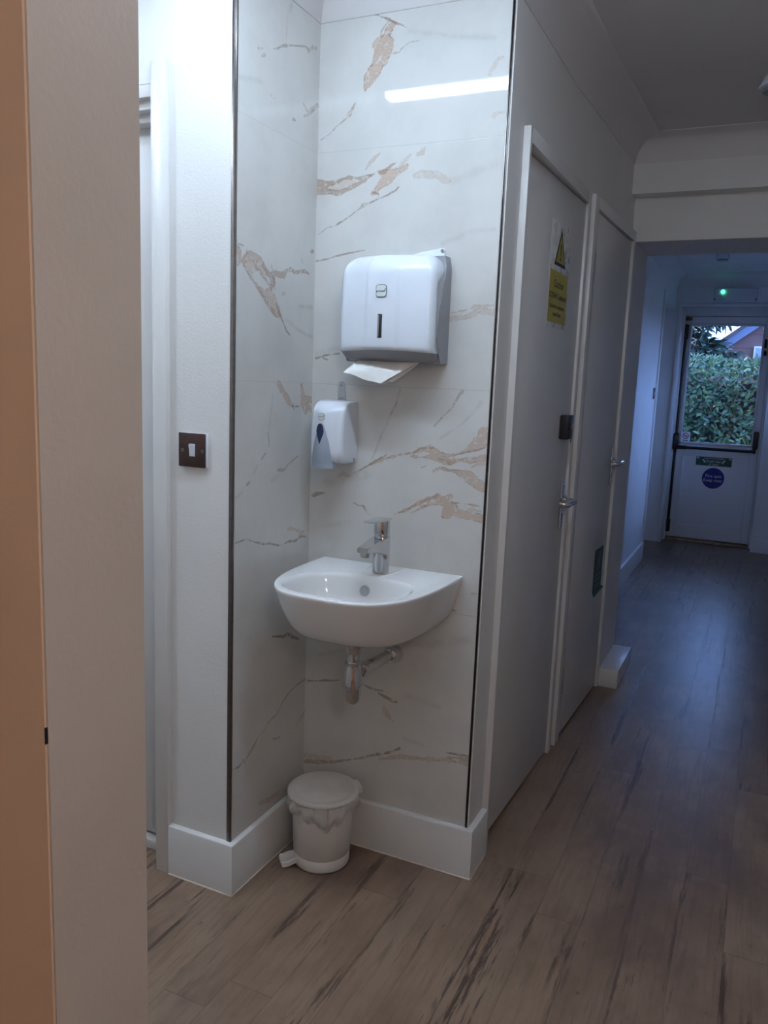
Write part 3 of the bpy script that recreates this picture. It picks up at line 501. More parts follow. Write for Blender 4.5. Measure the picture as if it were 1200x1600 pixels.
# ------------------------------------------------------------------ doors
def cup_door(MW, ML, s0, s1, f0, f1, head, top, fn, label, name):
    r = thing(name, MW @ Vector((0, (s0+s1)/2, 0)), label, 'door', kind='structure')
    bb = MB(MW)
    bb.box(-.060, fn, f0, s0-.003, 0, top, .0015); bb.box(-.060, fn, s1+.003, f1, 0, top, .0015); bb.box(-.060, fn, s0-.003, s1+.003, head, top, .0015)
    bb.box(-.085, -.0645, f0, f1, 0, top)
    bb.build('door_frame', TRIMW, r)
    bb = MB(ML); bb.box(-.042, 0, s0, s1, .012, head-.004, .0015); bb.build('door_leaf', DOORW, r)
    for z in (.19, 1.725):
        bb = MB(ML); bb.cyl((.004, s0-.001, z), (.004, s0-.001, z+.10), .0042, seg=12); bb.build('hinge', BLACK, r)
    return r
d1 = cup_door(MA, MA_LEAF, .141, .862, .121, .905, 1.967, 2.005, .018, 'white cupboard door with the yellow caution sign', 'door_1')
d2 = cup_door(MB2, MB2_LEAF, 1.003, 1.655, .942, 1.700, 1.974, 2.014, .0162, 'white cupboard door with the green sign, nearer the corridor opening', 'door_2')

def lever(ML, root, s, z, name='door_handle'):
    """long plate with a bent return lever pointing towards the hinges"""
    n0 = 0.
    bb = MB(ML); bb.box(n0, n0+.008, s-.020, s+.020, z-.100, z+.065, .004, 3); h = bb.build(name, CHROME, root)
    pts = []
    N = 7; R = .016; L = .112; OUT = .052
    pts.append((n0+.006, s, z)); pts.append((n0+OUT-R, s, z))
    for k in range(1, N+1):
        a = math.pi/2*k/N; pts.append((n0+OUT-R+R*math.sin(a), s-R+R*math.cos(a), z))
    pts.append((n0+OUT, s-L+R, z))
    for k in range(1, N+1):
        a = math.pi/2*k/N; pts.append((n0+OUT-R+R*math.cos(a), s-L+R-R*math.sin(a), z))
    pts.append((n0+.026, s-L, z))
    bb = MB(ML); bb.tube(pts, .0098, 14); bb.build('lever', CHROME, h)
    bb = MB(ML); bb.cyl((n0+.007, s, z), (n0+.016, s, z), .0175); bb.build('rose', CHROME, h)
    for zz in (z+.052, z-.088):
        bb = MB(ML); bb.cyl((n0+.0078, s, zz), (n0+.0094, s, zz), .0045, seg=12); bb.build('screw', STEEL, h)
    bb = MB(ML); bb.cyl((n0+.0079, s, z-.052), (n0+.0088, s, z-.052), .0045, seg=12); bb.box(n0+.0079, n0+.0088, s-.002, s+.002, z-.068, z-.052); bb.build('keyhole', BLACK, h)
lever(MA_LEAF, d1, .815, .966); lever(MB2_LEAF, d2, 1.605, 1.045)
# black surface mounted lock on the first door, its keep on the frame
bb = MB(MA_LEAF); bb.box(0, .028, .726, .800, 1.182, 1.263, .003); lk = bb.build('lock_case', BLACK, d1)
bb = MB(MA_LEAF); bb.box(0, .0012, .719, .726, 1.184, 1.261); bb.build('back_plate', STEEL, lk)
bb = MB(MA_LEAF); bb.cyl((.0275, .762, 1.224), (.0310, .762, 1.224), .0125); bb.build('key_cylinder', DARKW, lk)
ring_ = [(.0315, .762+.011*math.cos(a), 1.224+.011*math.sin(a)) for a in [2*math.pi*k/24 for k in range(25)]]
bb = MB(MA_LEAF); bb.tube(ring_, .0011, 8); bb.build('cylinder_ring', STEEL, lk)
bb = MB(MA_LEAF); bb.box(.0310, .0335, .7605, .7635, 1.172, 1.224, .0005); bb.build('key', BLACK, lk)

# door at the far left, mostly hidden behind the near wall end
r = thing('door_3', (-.64, -.30, 0), 'white panelled door at the left, beside the light switch', 'door', kind='structure')
bb = MB(); bb.box(-.234, -.1917, -D_ALC-.018, -D_ALC, 0, 2.075, .002); bb.box(-.2217, -.234, -D_ALC, -.19, 0, 2.032)
bb.build('architrave', TRIMW, r)
bb = MB(); bb.box(-1.08, -.236, -.375, -.200, 2.000, 2.030, .003); bb.box(-1.08, -.236, -.358, -.200, 1.978, 2.004, .003); bb.box(-1.08, -.236, -.335, -.200, 1.957, 1.982, .003); bb.box(-1.08, -1.055, -.37, -.20, 0, 2.0)
bb.build('door_frame', TRIMW, r)
bb = MB(); bb.box(-1.05, -.2365, -.300, -.255, .040, 1.962, .002); bb.build('door_leaf', DOORW, r)
bb = MB(); bb.box(-1.05, -.2365, -.320, -.25, 0, .028, .002); bb.build('threshold', TRIMW, r)

# glazed exit door at the end of the corridor
EY = 5.85
r = thing('door_4', (.775, EY, 0), 'white half glazed exit door at the end of the corridor', 'door', kind='structure')
bb = MB(); bb.box(.406, .424, EY-.05, EY+.06, 0, 2.10, .002); bb.box(1.130, 1.149, EY-.05, EY+.06, 0, 2.10, .002); bb.box(.424, 1.130, EY-.05, EY+.06, 2.022, 2.10, .002); bb.box(.380, 1.18, EY-.215, EY-.17, 2.085, 2.115, .004)
bb.box(.380, .408, 5.634, 5.85, 0, 2.085, .003)
bb.build('door_frame', TRIMW, r)
L0, L1 = .428, 1.126
GX0, GX1, GZ0, GZ1 = .476, 1.072, .905, 1.948
bb = MB(); bb.box(L0, GX0, EY, EY+.045, .030, 2.018, .001); bb.box(GX1, L1, EY, EY+.045, .030, 2.018, .001); bb.box(GX0, GX1, EY, EY+.045, GZ1, 2.018, .001); bb.box(GX0, GX1, EY, EY+.045, .030, GZ0, .001)
leaf = bb.build('door_leaf', UPVC, r)
bb = MB()
for x0, x1, z0, z1 in ((GX0-.012, GX0+.008, GZ0-.012, GZ1+.012), (GX1-.008, GX1+.012, GZ0-.012, GZ1+.012), (GX0, GX1, GZ1-.008, GZ1+.012), (GX0-.012, GX1+.012, GZ0-.014, GZ0+.008)): bb.box(x0, x1, EY-.010, EY+.02, z0, z1, .003)
bb.build('glazing_bead', TRIMW, leaf)
bb = MB()
for x0, x1, z0, z1 in ((.505, .520, .14, .80), (1.045, 1.060, .14, .80), (.505, 1.060, .785, .80), (.505, 1.060, .14, .155)): bb.box(x0, x1, EY-.005, EY+.01, z0, z1, .002)
bb.build('panel_moulding', UPVC, leaf)
bb = MB(); bb.box(GX0, GX1, EY+.020, EY+.026, GZ0, GZ1); bb.build('glass_pane', GLASS, r, smooth=False)
bb = MB(); bb.box(.41, 1.146, EY-.045, EY+.09, 0, .020, .003); bb.box(.41, 1.146, EY+.047, EY+.09, .015, .050); bb.build('threshold', BARK, r)
bb = MB(); bb.box(.41, .445, EY+.047, EY+.07, .02, 2.10); bb.box(1.110, 1.146, EY+.047, EY+.07, .02, 2.10); bb.box(.41, 1.146, EY+.047, EY+.07, 2.0, 2.10); bb.build('door_stop', TRIMW, r)
# panic bolt: vertical rods, cross bar and end boxes
px_ = .437
bb = MB(); bb.cyl((px_, EY-.022, .17), (px_, EY-.022, .845), .0115); bb.cyl((px_, EY-.022, .965), (px_, EY-.022, 1.84), .0115); pb = bb.build('panic_bolt', BLACK, r)
bb = MB(); bb.box(px_-.024, px_+.024, EY-.055, EY, .835, .985, .010, 3); bb.build('bolt_box', BLACK, pb)
bb = MB(); bb.box(px_-.019, px_+.019, EY-.040, EY, 1.82, 1.95, .008, 3); bb.build('top_guide', BLACK, pb)
bb = MB(); bb.box(px_-.019, px_+.019, EY-.040, EY, .075, .19, .008, 3); bb.build('bottom_guide', BLACK, pb)
bb = MB(); bb.cyl((px_, EY-.070, .862), (1.092, EY-.070, .862), .0135); bb.cyl((px_, EY-.070, .862), (px_, EY-.04, .865), .0135); bb.cyl((px_-.002, EY-.070, .862), (px_+.10, EY-.070, .862), .017); bb.build('push_bar', BLACK, pb)
bb = MB(); bb.box(1.078, 1.118, EY-.055, EY, .880, 1.035, .010, 3); bb.box(1.083, 1.108, EY-.083, EY-.05, .845, .92, .006, 2); bb.build('end_box', BLACK, pb)
bb = MB(); bb.box(.418, .475, EY-.030, EY, 1.985, 2.012, .003); bb.box(.418, .475, EY-.036, EY, 1.990, 1.996, .001); bb.build('bolt_keep', BRASS, r)
bb = MB(); bb.box(1.083, 1.106, EY-.025, EY, 1.69, 1.73, .004); bb.box(1.083, 1.103, EY-.03, EY, 1.755, 1.83, .004); bb.build('night_latch', BLACK, r)
# doorway in the far left wall
r = thing('door_5', (.30, 5.2, 0), 'plain doorway lining in the far left wall by the exit', 'door frame', kind='structure')
bb = MB(); bb.box(.348, .362, 4.73, 4.80, 0, 2.13, .002); bb.box(.195, .352, 4.795, 4.81, 0, 2.07, .001); bb.build('architrave', TRIMW, r)
# ------------------------------------------------------------------ wash basin
BX, A_, B_ = .264, .2115, .405
def dshape(th):
    """distance from (BX,-.17) to the D outline in direction th"""
    dx, dy = math.cos(th), math.sin(th); lo, hi = 0., .6
    for _ in range(40):
        m = (lo+hi)/2; x, y = dx*m, -.17+dy*m
        if y <= 0 and abs(x/A_)**3.2+abs(y/B_)**3.2 < 1: lo = m
        else: hi = m
    return Vector((BX+dx*lo, -.17+dy*lo))
NB = 120
ths = [2*math.pi*k/NB for k in range(NB)]
# include the two wall corners exactly
outl = [dshape(t) for t in ths]
def ring(sx, sy, z, fwd=0.):
    return [Vector((BX+(p.x-BX)*sx, p.y*sy, z)) for p in outl]
bowlc = Vector((BX, -.262))
def bowl(k, z, dy=0., ka=1.0):
    rr = []
    for t in ths:
        dx, dy_ = math.cos(t), math.sin(t)
        n = 2.8; a, bb2 = .160*ka, (.112 if dy_ < 0 else .124)
        d = (abs(dx/a)**n+abs(dy_/bb2)**n)**(-1/n)
        rr.append(Vector((bowlc.x+dx*d*k, bowlc.y+dy+dy_*d*k, z)))
    return rr
Z0 = .850
rows = [ring(.42, .50, .713), ring(.58, .64, .7115), ring(.70, .735, .7135), ring(.775, .80, .719), ring(.825, .845, .729), ring(.872, .886, .748), ring(.912, .922, .772), ring(.95, .957, .801), ring(.98, .984, .828), ring(.995, .996, .840), ring(1, 1, .8455), ring(.998, .999, .8485), ring(.993, .995, Z0), ring(.985, .988, Z0)]
rows += [bowl(1.045, Z0-.0006), bowl(1.02, Z0-.0016), bowl(.995, Z0-.0045), bowl(.97, Z0-.0105), bowl(.945, Z0-.0205), bowl(.915, Z0-.036), bowl(.875, Z0-.055), bowl(.80, Z0-.077), bowl(.66, Z0-.094), bowl(.45, Z0-.104), bowl(.2, Z0-.107)]
bs = thing('wash_basin', (BX, 0, .68), 'white ceramic wall hung wash basin on the marble back wall', 'wash basin')
b = MB(); vr = b.grid(rows, True); b.cap(vr[0], True); b.cap(vr[-1]); b.build('bowl', CERAM, bs, ang=70)
b = MB(); oc = Vector((BX-.004, -.1500, .812)); od = Vector((0, -1, .10)).normalized()
b.cyl(oc-od*.002, oc+od*.0035, .0150, .0142, 32); ov = b.build('overflow_ring', CHROME, bs)
b = MB(); b.cyl(oc+od*.0036, oc+od*.0052, .0118, .0110, 32); b.build('overflow_cap', CHROME, ov)
b = MB(); b.lathe([(.033, 0), (.034, .003), (.030, .006), (.0, .007)], (BX, -.262, Z0-.106), 32); b.build('drain', CHROME, bs)

# mixer tap
tp = thing('basin_tap', (.274, -.088, Z0), 'chrome single lever mixer tap standing on the white wash basin', 'tap')
TX, TY = .274, -.088
b = MB(); R0 = .0225
NS = 40; rows = []
def topz(x, y): return .948+.10*(y-TY)          # top of the body slopes down towards the spout
for zf in (0, .02, .3, .6, .85, 1.0):
    row = []
    for k in range(NS):
        a = 2*math.pi*k/NS; x = TX+R0*math.cos(a); y = TY+R0*math.sin(a)
        row.append((x, y, Z0+.0005+(topz(x, y)-Z0-.0005)*zf))
    rows.append(row)
vr = b.grid(rows, True); b.cap(vr[0], True); b.cap(vr[-1]); body = b.build('body', CHROME, tp)
b = MB(); rows = []
for t, hw, zt, zb in ((-.002, .0222, .9500, .896), (.020, .0222, .9475, .9045), (.050, .0195, .9440, .913), (.085, .0168, .9395, .9190), (.110, .0155, .9362, .9215), (.114, .0145, .9350, .9225)):
    y = TY-t; rows.append([(TX-hw, y, zb+.003), (TX-hw+.004, y, zb), (TX+hw-.004, y, zb), (TX+hw, y, zb+.003), (TX+hw, y, zt-.002), (TX+hw-.002, y, zt), (TX-hw+.002, y, zt), (TX-hw, y, zt-.002)])
vr = b.grid(rows, True); b.cap(vr[0], True); b.cap(vr[-1]); sp = b.build('spout', CHROME, tp)
b = MB(); b.cyl((TX, TY-.094, .924), (TX, TY-.097, .9090), .0125, .0120); b.build('aerator', CHROME, sp)
b = MB(); b.cyl((TX, TY-.0971, .9089), (TX, TY-.0972, .9083), .0098, .0095); b.build('nozzle', DARKW, sp)
b = MB(); b.lathe([(.0185, .945), (.0185, .952), (.0205, .953), (.0212, .956), (.0216, .990), (.0205, .993), (0, .9935)], (TX, TY, 0), 36); hd = b.build('handle', CHROME, tp)
b = MB(); rows = []
for t, hw, zt, zb in ((-.021, .0195, .9965, .9925), (0, .0208, .9970, .9915), (.030, .0185, .9975, .9915), (.060, .0150, .9985, .9945), (.092, .0115, 1.000, .9970), (.096, .0095, 1.000, .9980)):
    y = TY-t; rows.append([(TX-hw, y, zb+.001), (TX-hw+.002, y, zb), (TX+hw-.002, y, zb), (TX+hw, y, zb+.001), (TX+hw, y, zt-.001), (TX+hw-.002, y, zt), (TX-hw+.002, y, zt), (TX-hw, y, zt-.001)])
vr = b.grid(rows, True); b.cap(vr[0], True); b.cap(vr[-1]); b.build('lever', CHROME, hd)

# bottle trap and waste pipe
QX, QY = .249, -.182
wt = thing('bottle_trap', (QX, QY, .51), 'chrome bottle trap and waste pipe below the wash basin', 'waste trap')
b = MB(); b.lathe([(.017, .680), (.017, .712)], (QX, QY, 0), 28); b.build('tailpiece', CHROME, wt)
b = MB(); b.lathe([(.026, .700), (.026, .7125)], (QX, QY, 0), 32); b.build('gasket', RUBBER, wt)
b = MB(); b.lathe([(.0190, .689), (.0215, .688), (.0215, .655), (.0200, .652), (.0180, .651)], (QX, QY, 0), 36); b.build('top_nut', CHROME, wt)
b = MB(); b.lathe([(.0160, .655), (.0165, .650), (.0165, .628), (.0160, .624)], (QX, QY, 0), 32); b.build('inlet_tube', CHROME, wt)
b = MB(); b.lathe([(.017, .6275), (.0228, .626), (.0232, .622), (.0215, .6195), (.0215, .6175), (.0225, .612), (.0255, .585), (.0282, .566), (.0278, .5635), (.0240, .5630)], (QX, QY, 0), 40); b.build('trap_body', CHROME, wt)
b = MB(); b.lathe([(.0238, .565), (.0240, .560), (.0228, .530), (.0215, .522), (.0175, .5155), (.0, .5135)], (QX, QY, 0), 40); b.build('trap_cup', CHROME, wt)
p0 = Vector((QX+.010, QY+.018, .600)); p1 = Vector((.284, -.006, .603)); dd = (p1-p0).normalized()
b = MB(); b.cyl(p0, p1, .0155); pp = b.build('waste_pipe', CHROME, wt)
b = MB(); b.cyl(p0+dd*.004, p0+dd*.012, .0205, .0215); b.cyl(p0+dd*.012, p0+dd*.020, .0215, .0185); b.build('outlet_nut', CHROME, wt)
b = MB(); fl = MB(); M90 = Matrix.Rotation(math.pi/2, 4, 'X')
fl.lathe([(.0165, .030), (.0195, .028), (.0215, .020), (.0265, .009), (.0290, .004), (.0290, 0)], (.285, -.001, .603), 40, M90); fl.build('wall_flange', CHROME, wt)
b.bm.free()

# ------------------------------------------------------------------ paper towel dispenser
PXC = .266
dp = thing('paper_towel_dispenser', (PXC, 0, 1.40), 'white paper towel dispenser with grey back on the marble wall above the basin', 'paper towel dispenser')
def yb(z):
    k = [(1.40, .040), (1.43, .060), (1.47, .078), (1.52, .070), (1.58, .050), (1.62, .036), (1.66, .028), (1.70, .022)]
    for (a, p), (c, q) in zip(k, k[1:]):
        if z <= c:
            t = (z-a)/(c-a); t = t*t*(3-2*t); return p+(q-p)*t
    return .02
def section(W, d, z, r, y0, bulge=.010, panel=.0028):
    pts = []
    for t in (0, .25, .5, .75): pts.append(Vector((PXC-W, -(y0+(d-r-y0)*t), z)))
    for k in range(0, 8):
        a = math.pi/2*k/7; pts.append(Vector((PXC-W+r-r*math.cos(a), -(d-r+r*math.sin(a)), z)))
    xs = np.linspace(-(W-r), W-r, 41)
    for x in xs[1:-1]:
        pb_ = panel*min(1, max(0, (.045-abs(x+.004))/.003)); pts.append(Vector((PXC+x, -(d+bulge*(1-(x/(W-r))**2)+pb_), z)))
    for k in range(7, -1, -1):
        a = math.pi/2*k/7; pts.append(Vector((PXC+W-r+r*math.cos(a), -(d-r+r*math.sin(a)), z)))
    for t in (.75, .5, .25, 0): pts.append(Vector((PXC+W, -(y0+(d-r-y0)*t), z)))
    return pts
rows = []
for z, d in ((1.4255, .104), (1.428, .107), (1.44, .109), (1.47, .110), (1.50, .110), (1.54, .1095), (1.58, .108), (1.61, .105)): rows.append(section(.132, d, z, .024, yb(z)))
for k in range(1, 11):
    a = math.pi/2*k/10; z = 1.61+.058*math.sin(a); d = .060+.045*math.cos(a); W = .132-.040*(1-math.cos(a))
    rows.append(section(W, d, z, min(.024, d-yb(z)-.004), min(yb(z), .028), .010*(1-.3*k/10), .0028*(1-.5*k/10)))
rows.append(section(.088, .034, 1.6725, .012, .016, .006, .001)); rows.append(section(.086, .016, 1.6735, .006, .004, .003, 0))
for i_, k_ in enumerate((1.0, .9, .45)):
    for p_ in rows[i_]: p_.z += .0045*k_*max(0, 1-((p_.x-PXC)/.118)**2)
b = MB(); vr = b.grid(rows); b.cap(vr[-1])
cov = b.build('cover', PLASTW, dp, ang=55)
for sg in (-1, 1):  # grey sheets put the side shade of the white cover into colour
    b = MB(); rows_ = []
    for z in np.linspace(1.428, 1.640, 30):
        u = (z-1.428)/(1.640-1.428); y0 = yb(z)+.0012; y1 = max(y0+.0008, min(.086, y0+.055*min(1, 4.0*(1-u))*min(1, .25+2.2*u)))
        W = .1320+(.0010); x = PXC+sg*W
        if z > 1.61: x = PXC+sg*(.132-.040*(1-math.sqrt(max(0, 1-((z-1.61)/.058)**2)))+.0010)
        rows_.append([(x, -y0, z), (x, -y0-(y1-y0)*.5, z), (x, -y1, z)])
    b.grid(rows_); b.build('side_shade', PLASTS, dp)
# grey lower chin and back body
b = MB()
r0 = section(.1318, .1060, 1.4275, .024, .02, .010, .002)
for p_ in r0: p_.z += .0045*max(0, 1-((p_.x-PXC)/.118)**2)
r1 = section(.127, .088, 1.412, .024, .01, .006, .001); r2 = section(.119, .066, 1.4045, .02, .006, .003, 0)
vr = b.grid([r0, r1, r2]); b.cap(vr[-1]); b.cap(vr[0], True); b.build('chin', PLASTG, dp, ang=50)
b = MB(); rows = []
for z in np.linspace(1.402, 1.668, 24):
    y = yb(z)+.006; W = .1345-.006*max(0, (z-1.64)/.028)
    rows.append([(PXC-W, -.0005, z), (PXC-W, -y, z), (PXC-W+.012, -y-.001, z), (PXC+W-.012, -y-.001, z), (PXC+W, -y, z), (PXC+W, -.0005, z)])
vr = b.grid(rows, True); b.cap(vr[0], True); b.cap(vr[-1]); b.build('back_plate', PLASTG, dp, ang=30)
b = MB(); b.prism([(PXC+.035, -.046, 1.668), (PXC+.100, -.030, 1.655), (PXC+.116, -.010, 1.672), (PXC+.114, -.004, 1.690), (PXC+.104, -.006, 1.691), (PXC+.06, -.030, 1.679)], (0, .008, .0)); tb = b.build('lock_tab', PLASTW, dp, ang=20)
b = MB(); b.cyl((PXC+.110, -.012, 1.684), (PXC+.110, -.004, 1.684), .004, seg=16); b.build('lock_pin', STEEL, tb)
# level window and maker's plate
yf = -.1232
b = MB(); b.box(PXC-.0115, PXC+.0025, yf+.006, yf-.0006, 1.459, 1.519, .003, 3); wn_ = b.build('level_window', DARKW, dp)
b = MB(); b.box(PXC-.0105, PXC-.0065, yf-.0004, yf-.0012, 1.462, 1.516, .0005); b.build('window_edge', PLASTG, wn_)
def logo(root, cx, y, cz, w, h):
    b = MB(); n = 28; out = []; inn = []
    for k in range(n):
        a = 2*math.pi*k/n; ca, sa = math.cos(a), math.sin(a); q = (abs(ca)**6+abs(sa)**6)**(-1/6)
        out.append(Vector((cx+ca*q*w/2, y, cz+sa*q*h/2*(1+.06*abs(ca*0+1-abs(ca))))))
    b.prism(out, (0, -.0006, 0)); lg = b.build('logo_plate', LOGOG, root, ang=20)
    b = MB(); b.prism([Vector((cx+(p.x-cx)*.92, y-.0004, cz+(p.z-cz)*.92)) for p in out], (0, -.0006, 0)); b.build('logo_field', LOGOF, lg, ang=20)
    text_mesh('logo_lettering', 'prosan', LOGOG, lg, frame_m((cx-.0008*w/.028, y-.0011, cz-.02*h), (1, 0, 0), (0, 0, 1)), h*.30, sx=1.0)
    b = MB(); b.tube([(cx+w*.26, y-.0013, cz+h*.02), (cx+w*.32, y-.0013, cz-h*.02), (cx+w*.42, y-.0013, cz+h*.20)], w*.022, 6); b.build('logo_tick', GREEN, lg)
logo(dp, PXC-.003, yf-.0002, 1.5745, .029, .029)
# paper towel hanging out
b = MB(); rows = []
def sheet(bm_, corners, nu=14, nv=8, sag=.004, seed=1):
    rr = random.Random(seed); a, bb2, c, d = [Vector(p) for p in corners]; rows = []
    ph = rr.random()*6
    for j in range(nv+1):
        v = j/nv; row = []
        for i in range(nu+1):
            u = i/nu; p = (a*(1-u)+bb2*u)*(1-v)+(d*(1-u)+c*u)*v
            p = p+Vector((0, -sag*math.sin(math.pi*v)*(1+.5*math.sin(5*u+ph)), .0015*math.sin(9*u+ph)*v)); row.append(p)
        rows.append(row)
    bm_.grid(rows)
pt = thing('paper_towel', (PXC-.02, -.06, 1.405), 'folded white paper towel hanging out under the dispenser', 'paper towel')
b = MB(); sheet(b, [(.180, -.075, 1.4035), (.345, -.060, 1.4035), (.262, -.108, 1.345), (.160, -.118, 1.372)], sag=.006, seed=2); b.build('front_flap', PAPER, pt, ang=80)
b = MB(); sheet(b, [(.250, -.070, 1.4035), (.345, -.055, 1.4035), (.285, -.085, 1.352), (.262, -.108, 1.345)], sag=-.010, seed=3); b.build('side_fold', PAPER, pt, ang=80)
b = MB(); sheet(b, [(.180, -.050, 1.4035), (.345, -.045, 1.4035), (.275, -.078, 1.362), (.168, -.082, 1.378)], sag=.004, seed=4); b.build('back_flap', PAPER, pt, ang=80)

# ------------------------------------------------------------------ soap dispenser
SX = .0985
sdp = thing('soap_dispenser', (SX, 0, 1.115), 'small white soap dispenser with a grey push lever on the marble wall', 'soap dispenser')
def ssec(W, d, z, r, y0=.001, bulge=.012):
    pts = [Vector((SX-W, -(y0+(d-r-y0)*t), z)) for t in (0, .5)]
    for k in range(7):
        a = math.pi/2*k/6; pts.append(Vector((SX-W+r-r*math.cos(a), -(d-r+r*math.sin(a)), z)))
    for x in np.linspace(-(W-r), W-r, 21)[1:-1]: pts.append(Vector((SX+x, -(d+bulge*(1-(x/(W-r))**2)), z)))
    for k in range(6, -1, -1):
        a = math.pi/2*k/6; pts.append(Vector((SX+W-r+r*math.cos(a), -(d-r+r*math.sin(a)), z)))
    return pts+[Vector((SX+W, -(y0+(d-r-y0)*t), z)) for t in (.5, 0)]
rows = []
for z, d, W in ((1.128, .062, .044), (1.131, .080, .0475), (1.138, .088, .0490), (1.16, .091, .0495), (1.20, .091, .0495), (1.24, .089, .0495), (1.255, .086, .0495)): rows.append(ssec(W, d, z, .012))
for k in range(1, 10):
    a = math.pi/2*k/9; rows.append(ssec(.0495-.004*(1-math.cos(a)), .040+.046*math.cos(a), 1.255+.040*math.sin(a), .012-.006*k/9, .001, .012*(1-.5*k/9)))
rows.append(ssec(.044, .012, 1.2965, .004, .001, .002))
b = MB(); vr = b.grid(rows); b.cap(vr[0], True); b.cap(vr[-1]); b.build('case', PLASTW, sdp, ang=50)
# push lever: pointed arch standing proud of the front
b = MB(); LXC = SX-.007
def arch(z): return .0335*math.sqrt(max(0, (1.236-z)/(1.236-1.115)))**.92
rows = []
for t in np.linspace(0, 1, 22):
    z = 1.2355-.1195*t; hw = max(.0006, arch(z)); row = []
    for i in range(13):
        u = -1+2*i/12; x = LXC+u*hw; row.append((x, -(.0945+.0115*(1-u*u)+.012*math.sin(math.pi*min(1, t*1.1))*.55), z))
    rows.append(row)
back = [[(p[0], -.080, p[2]) for p in r] for r in rows]
full = [r+bk[::-1] for r, bk in zip(rows, back)]
vr = b.grid(full, True); b.cap(vr[0], True); b.cap(vr[-1]); lv = b.build('push_lever', PLASTL, sdp, ang=45)
b = MB(); pts = []
for k in range(32):
    a = 2*math.pi*k/32; zz = math.sin(a); q = .0098*(math.cos(a))*(1.0 if zz > 0 else (1+zz*.72)); pts.append(Vector((LXC+q, -.1085, 1.213+(.023 if zz > 0 else .032)*zz)))
b.prism(pts, (0, -.0045, 0)); b.build('level_window', BLUEW, lv, ang=30)
logo(sdp, SX-.010, -.1002, 1.2535, .0185, .0170)
b = MB(); b.prism([(.084, -.001, 1.296)]+[(.0945+.0105*math.cos(a), -.001, 1.338+.010*math.sin(a)) for a in np.linspace(math.pi, 0, 12)]+[(.108, -.001, 1.296)], (0, -.004, 0)); hk = b.build('hanger_plate', CLEARP, sdp, ang=30)
b = MB(); b.box(.088, .1035, -.0055, -.0045, 1.300, 1.3035); b.build('lock_slot', PLASTG, hk)
b = MB(); b.cyl((.0945, -.005, 1.337), (.0945, -.0062, 1.337), .0032, seg=14); b.build('screw_hole', PLASTG, hk)
b = MB(); b.cyl((SX+.0496, -.018, 1.137), (SX+.0502, -.018, 1.137), .005, seg=18); b.build('lock_hole', PLASTG, sdp)

# ------------------------------------------------------------------ pedal bin with liner
CX, CY_ = .139, -.124
pbn = thing('pedal_bin', (CX, CY_, 0), 'small white plastic pedal bin on the floor below the basin', 'pedal bin')
b = MB(); b.lathe([(.072, 0), (.0775, .002), (.0790, .006), (.0800, .034), (.0788, .0355), (.0788, .0375), (.0803, .039), (.0850, .150), (.0878, .200), (.0885, .204), (.084, .205)], (CX, CY_, 0), 64); b.build('body', PLASTB, pbn, ang=50)
b = MB(); b.lathe([(.088, .2045), (.0990, .2055), (.1008, .2085), (.1005, .2135), (.098, .2170), (.0855, .2195), (.0838, .2186), (.0820, .2200), (.070, .2245), (.045, .2285), (.018, .2302), (0, .2305)], (CX, CY_, 0), 72); ld = b.build('lid', PLASTB, pbn, ang=60)
hx = Vector((.70, .71, 0)).normalized(); sx_ = Vector((-hx.y, hx.x, 0)); C0 = Vector((CX, CY_, 0))
def obx(bm_, c, ex, ey, hxw, hyw, z0, z1, bev=.003):
    Mx = Matrix(((ex.x, ey.x, 0, c.x), (ex.y, ey.y, 0, c.y), (0, 0, 1, 0), (0, 0, 0, 1)))
    t = MB(); t.box(-hxw, hxw, -hyw, hyw, z0, z1, bev); bmesh.ops.transform(t.bm, matrix=Mx, verts=t.bm.verts)
    me = bpy.data.meshes.new('t'); t.bm.to_mesh(me); t.bm.free(); bm_.bm.from_mesh(me); bpy.data.meshes.remove(me)
b = MB(); obx(b, C0+hx*.098, hx, sx_, .012, .024, .196, .2165, .004); b.build('hinge', PLASTB, pbn, ang=30)
pd = Vector((-.72, -.69, 0)).normalized(); ps = Vector((-pd.y, pd.x, 0))
b = MB(); rows = []
for t, z0, z1, hw in ((.066, .012, .026, .020), (.082, .011, .027, .022), (.094, .008, .025, .0235), (.106, .005, .021, .0240), (.115, .005, .0215, .0230), (.119, .007, .019, .0205)):
    c = C0+pd*t; row = []
    for u, z in ((-1, z0), (-1, z1-.002), (-.88, z1), (-.6, z1-.003), (0, z1-.0045), (.6, z1-.003), (.88, z1), (1, z1-.002), (1, z0)): row.append(c+ps*hw*u+Vector((0, 0, z)))
    rows.append(row)
vr = b.grid(rows, True); b.cap(vr[0], True); b.cap(vr[-1]); b.build('pedal', PLASTB, pbn, ang=40)
# liner folded over the rim
b = MB(); rows = []; NL = 150; rr = random.Random(5)
ph = [rr.random()*6.28 for _ in range(8)]
def cr(a, v):
    return (.0035*math.sin(7*a+ph[0]+2*v)+.0028*math.sin(13*a+ph[1]-3*v)+.0020*math.sin(23*a+ph[2]+4*v)+.0014*math.sin(37*a+ph[3]))
for j in range(15):
    v = j/14; row = []
    for k in range(NL):
        a = 2*math.pi*k/NL
        drop = .050+.012*math.sin(3*a+ph[4])+.008*math.sin(5*a+ph[5])+.006*math.sin(11*a+ph[6])
        r = .0925+.0095*math.sin(math.pi*min(1, v*1.1))*(1)+cr(a, v)*(.3+1.0*v)-.004*v
        z = .2035-drop*v+.002*math.sin(19*a+ph[7])*v
        rmin = .0803+(.0878-.0803)*max(0, (z-.039))/.161+.0018
        r = max(r, rmin); row.append((CX+r*math.cos(a), CY_+r*math.sin(a), z))
    rows.append(row)
b.grid(rows, True)
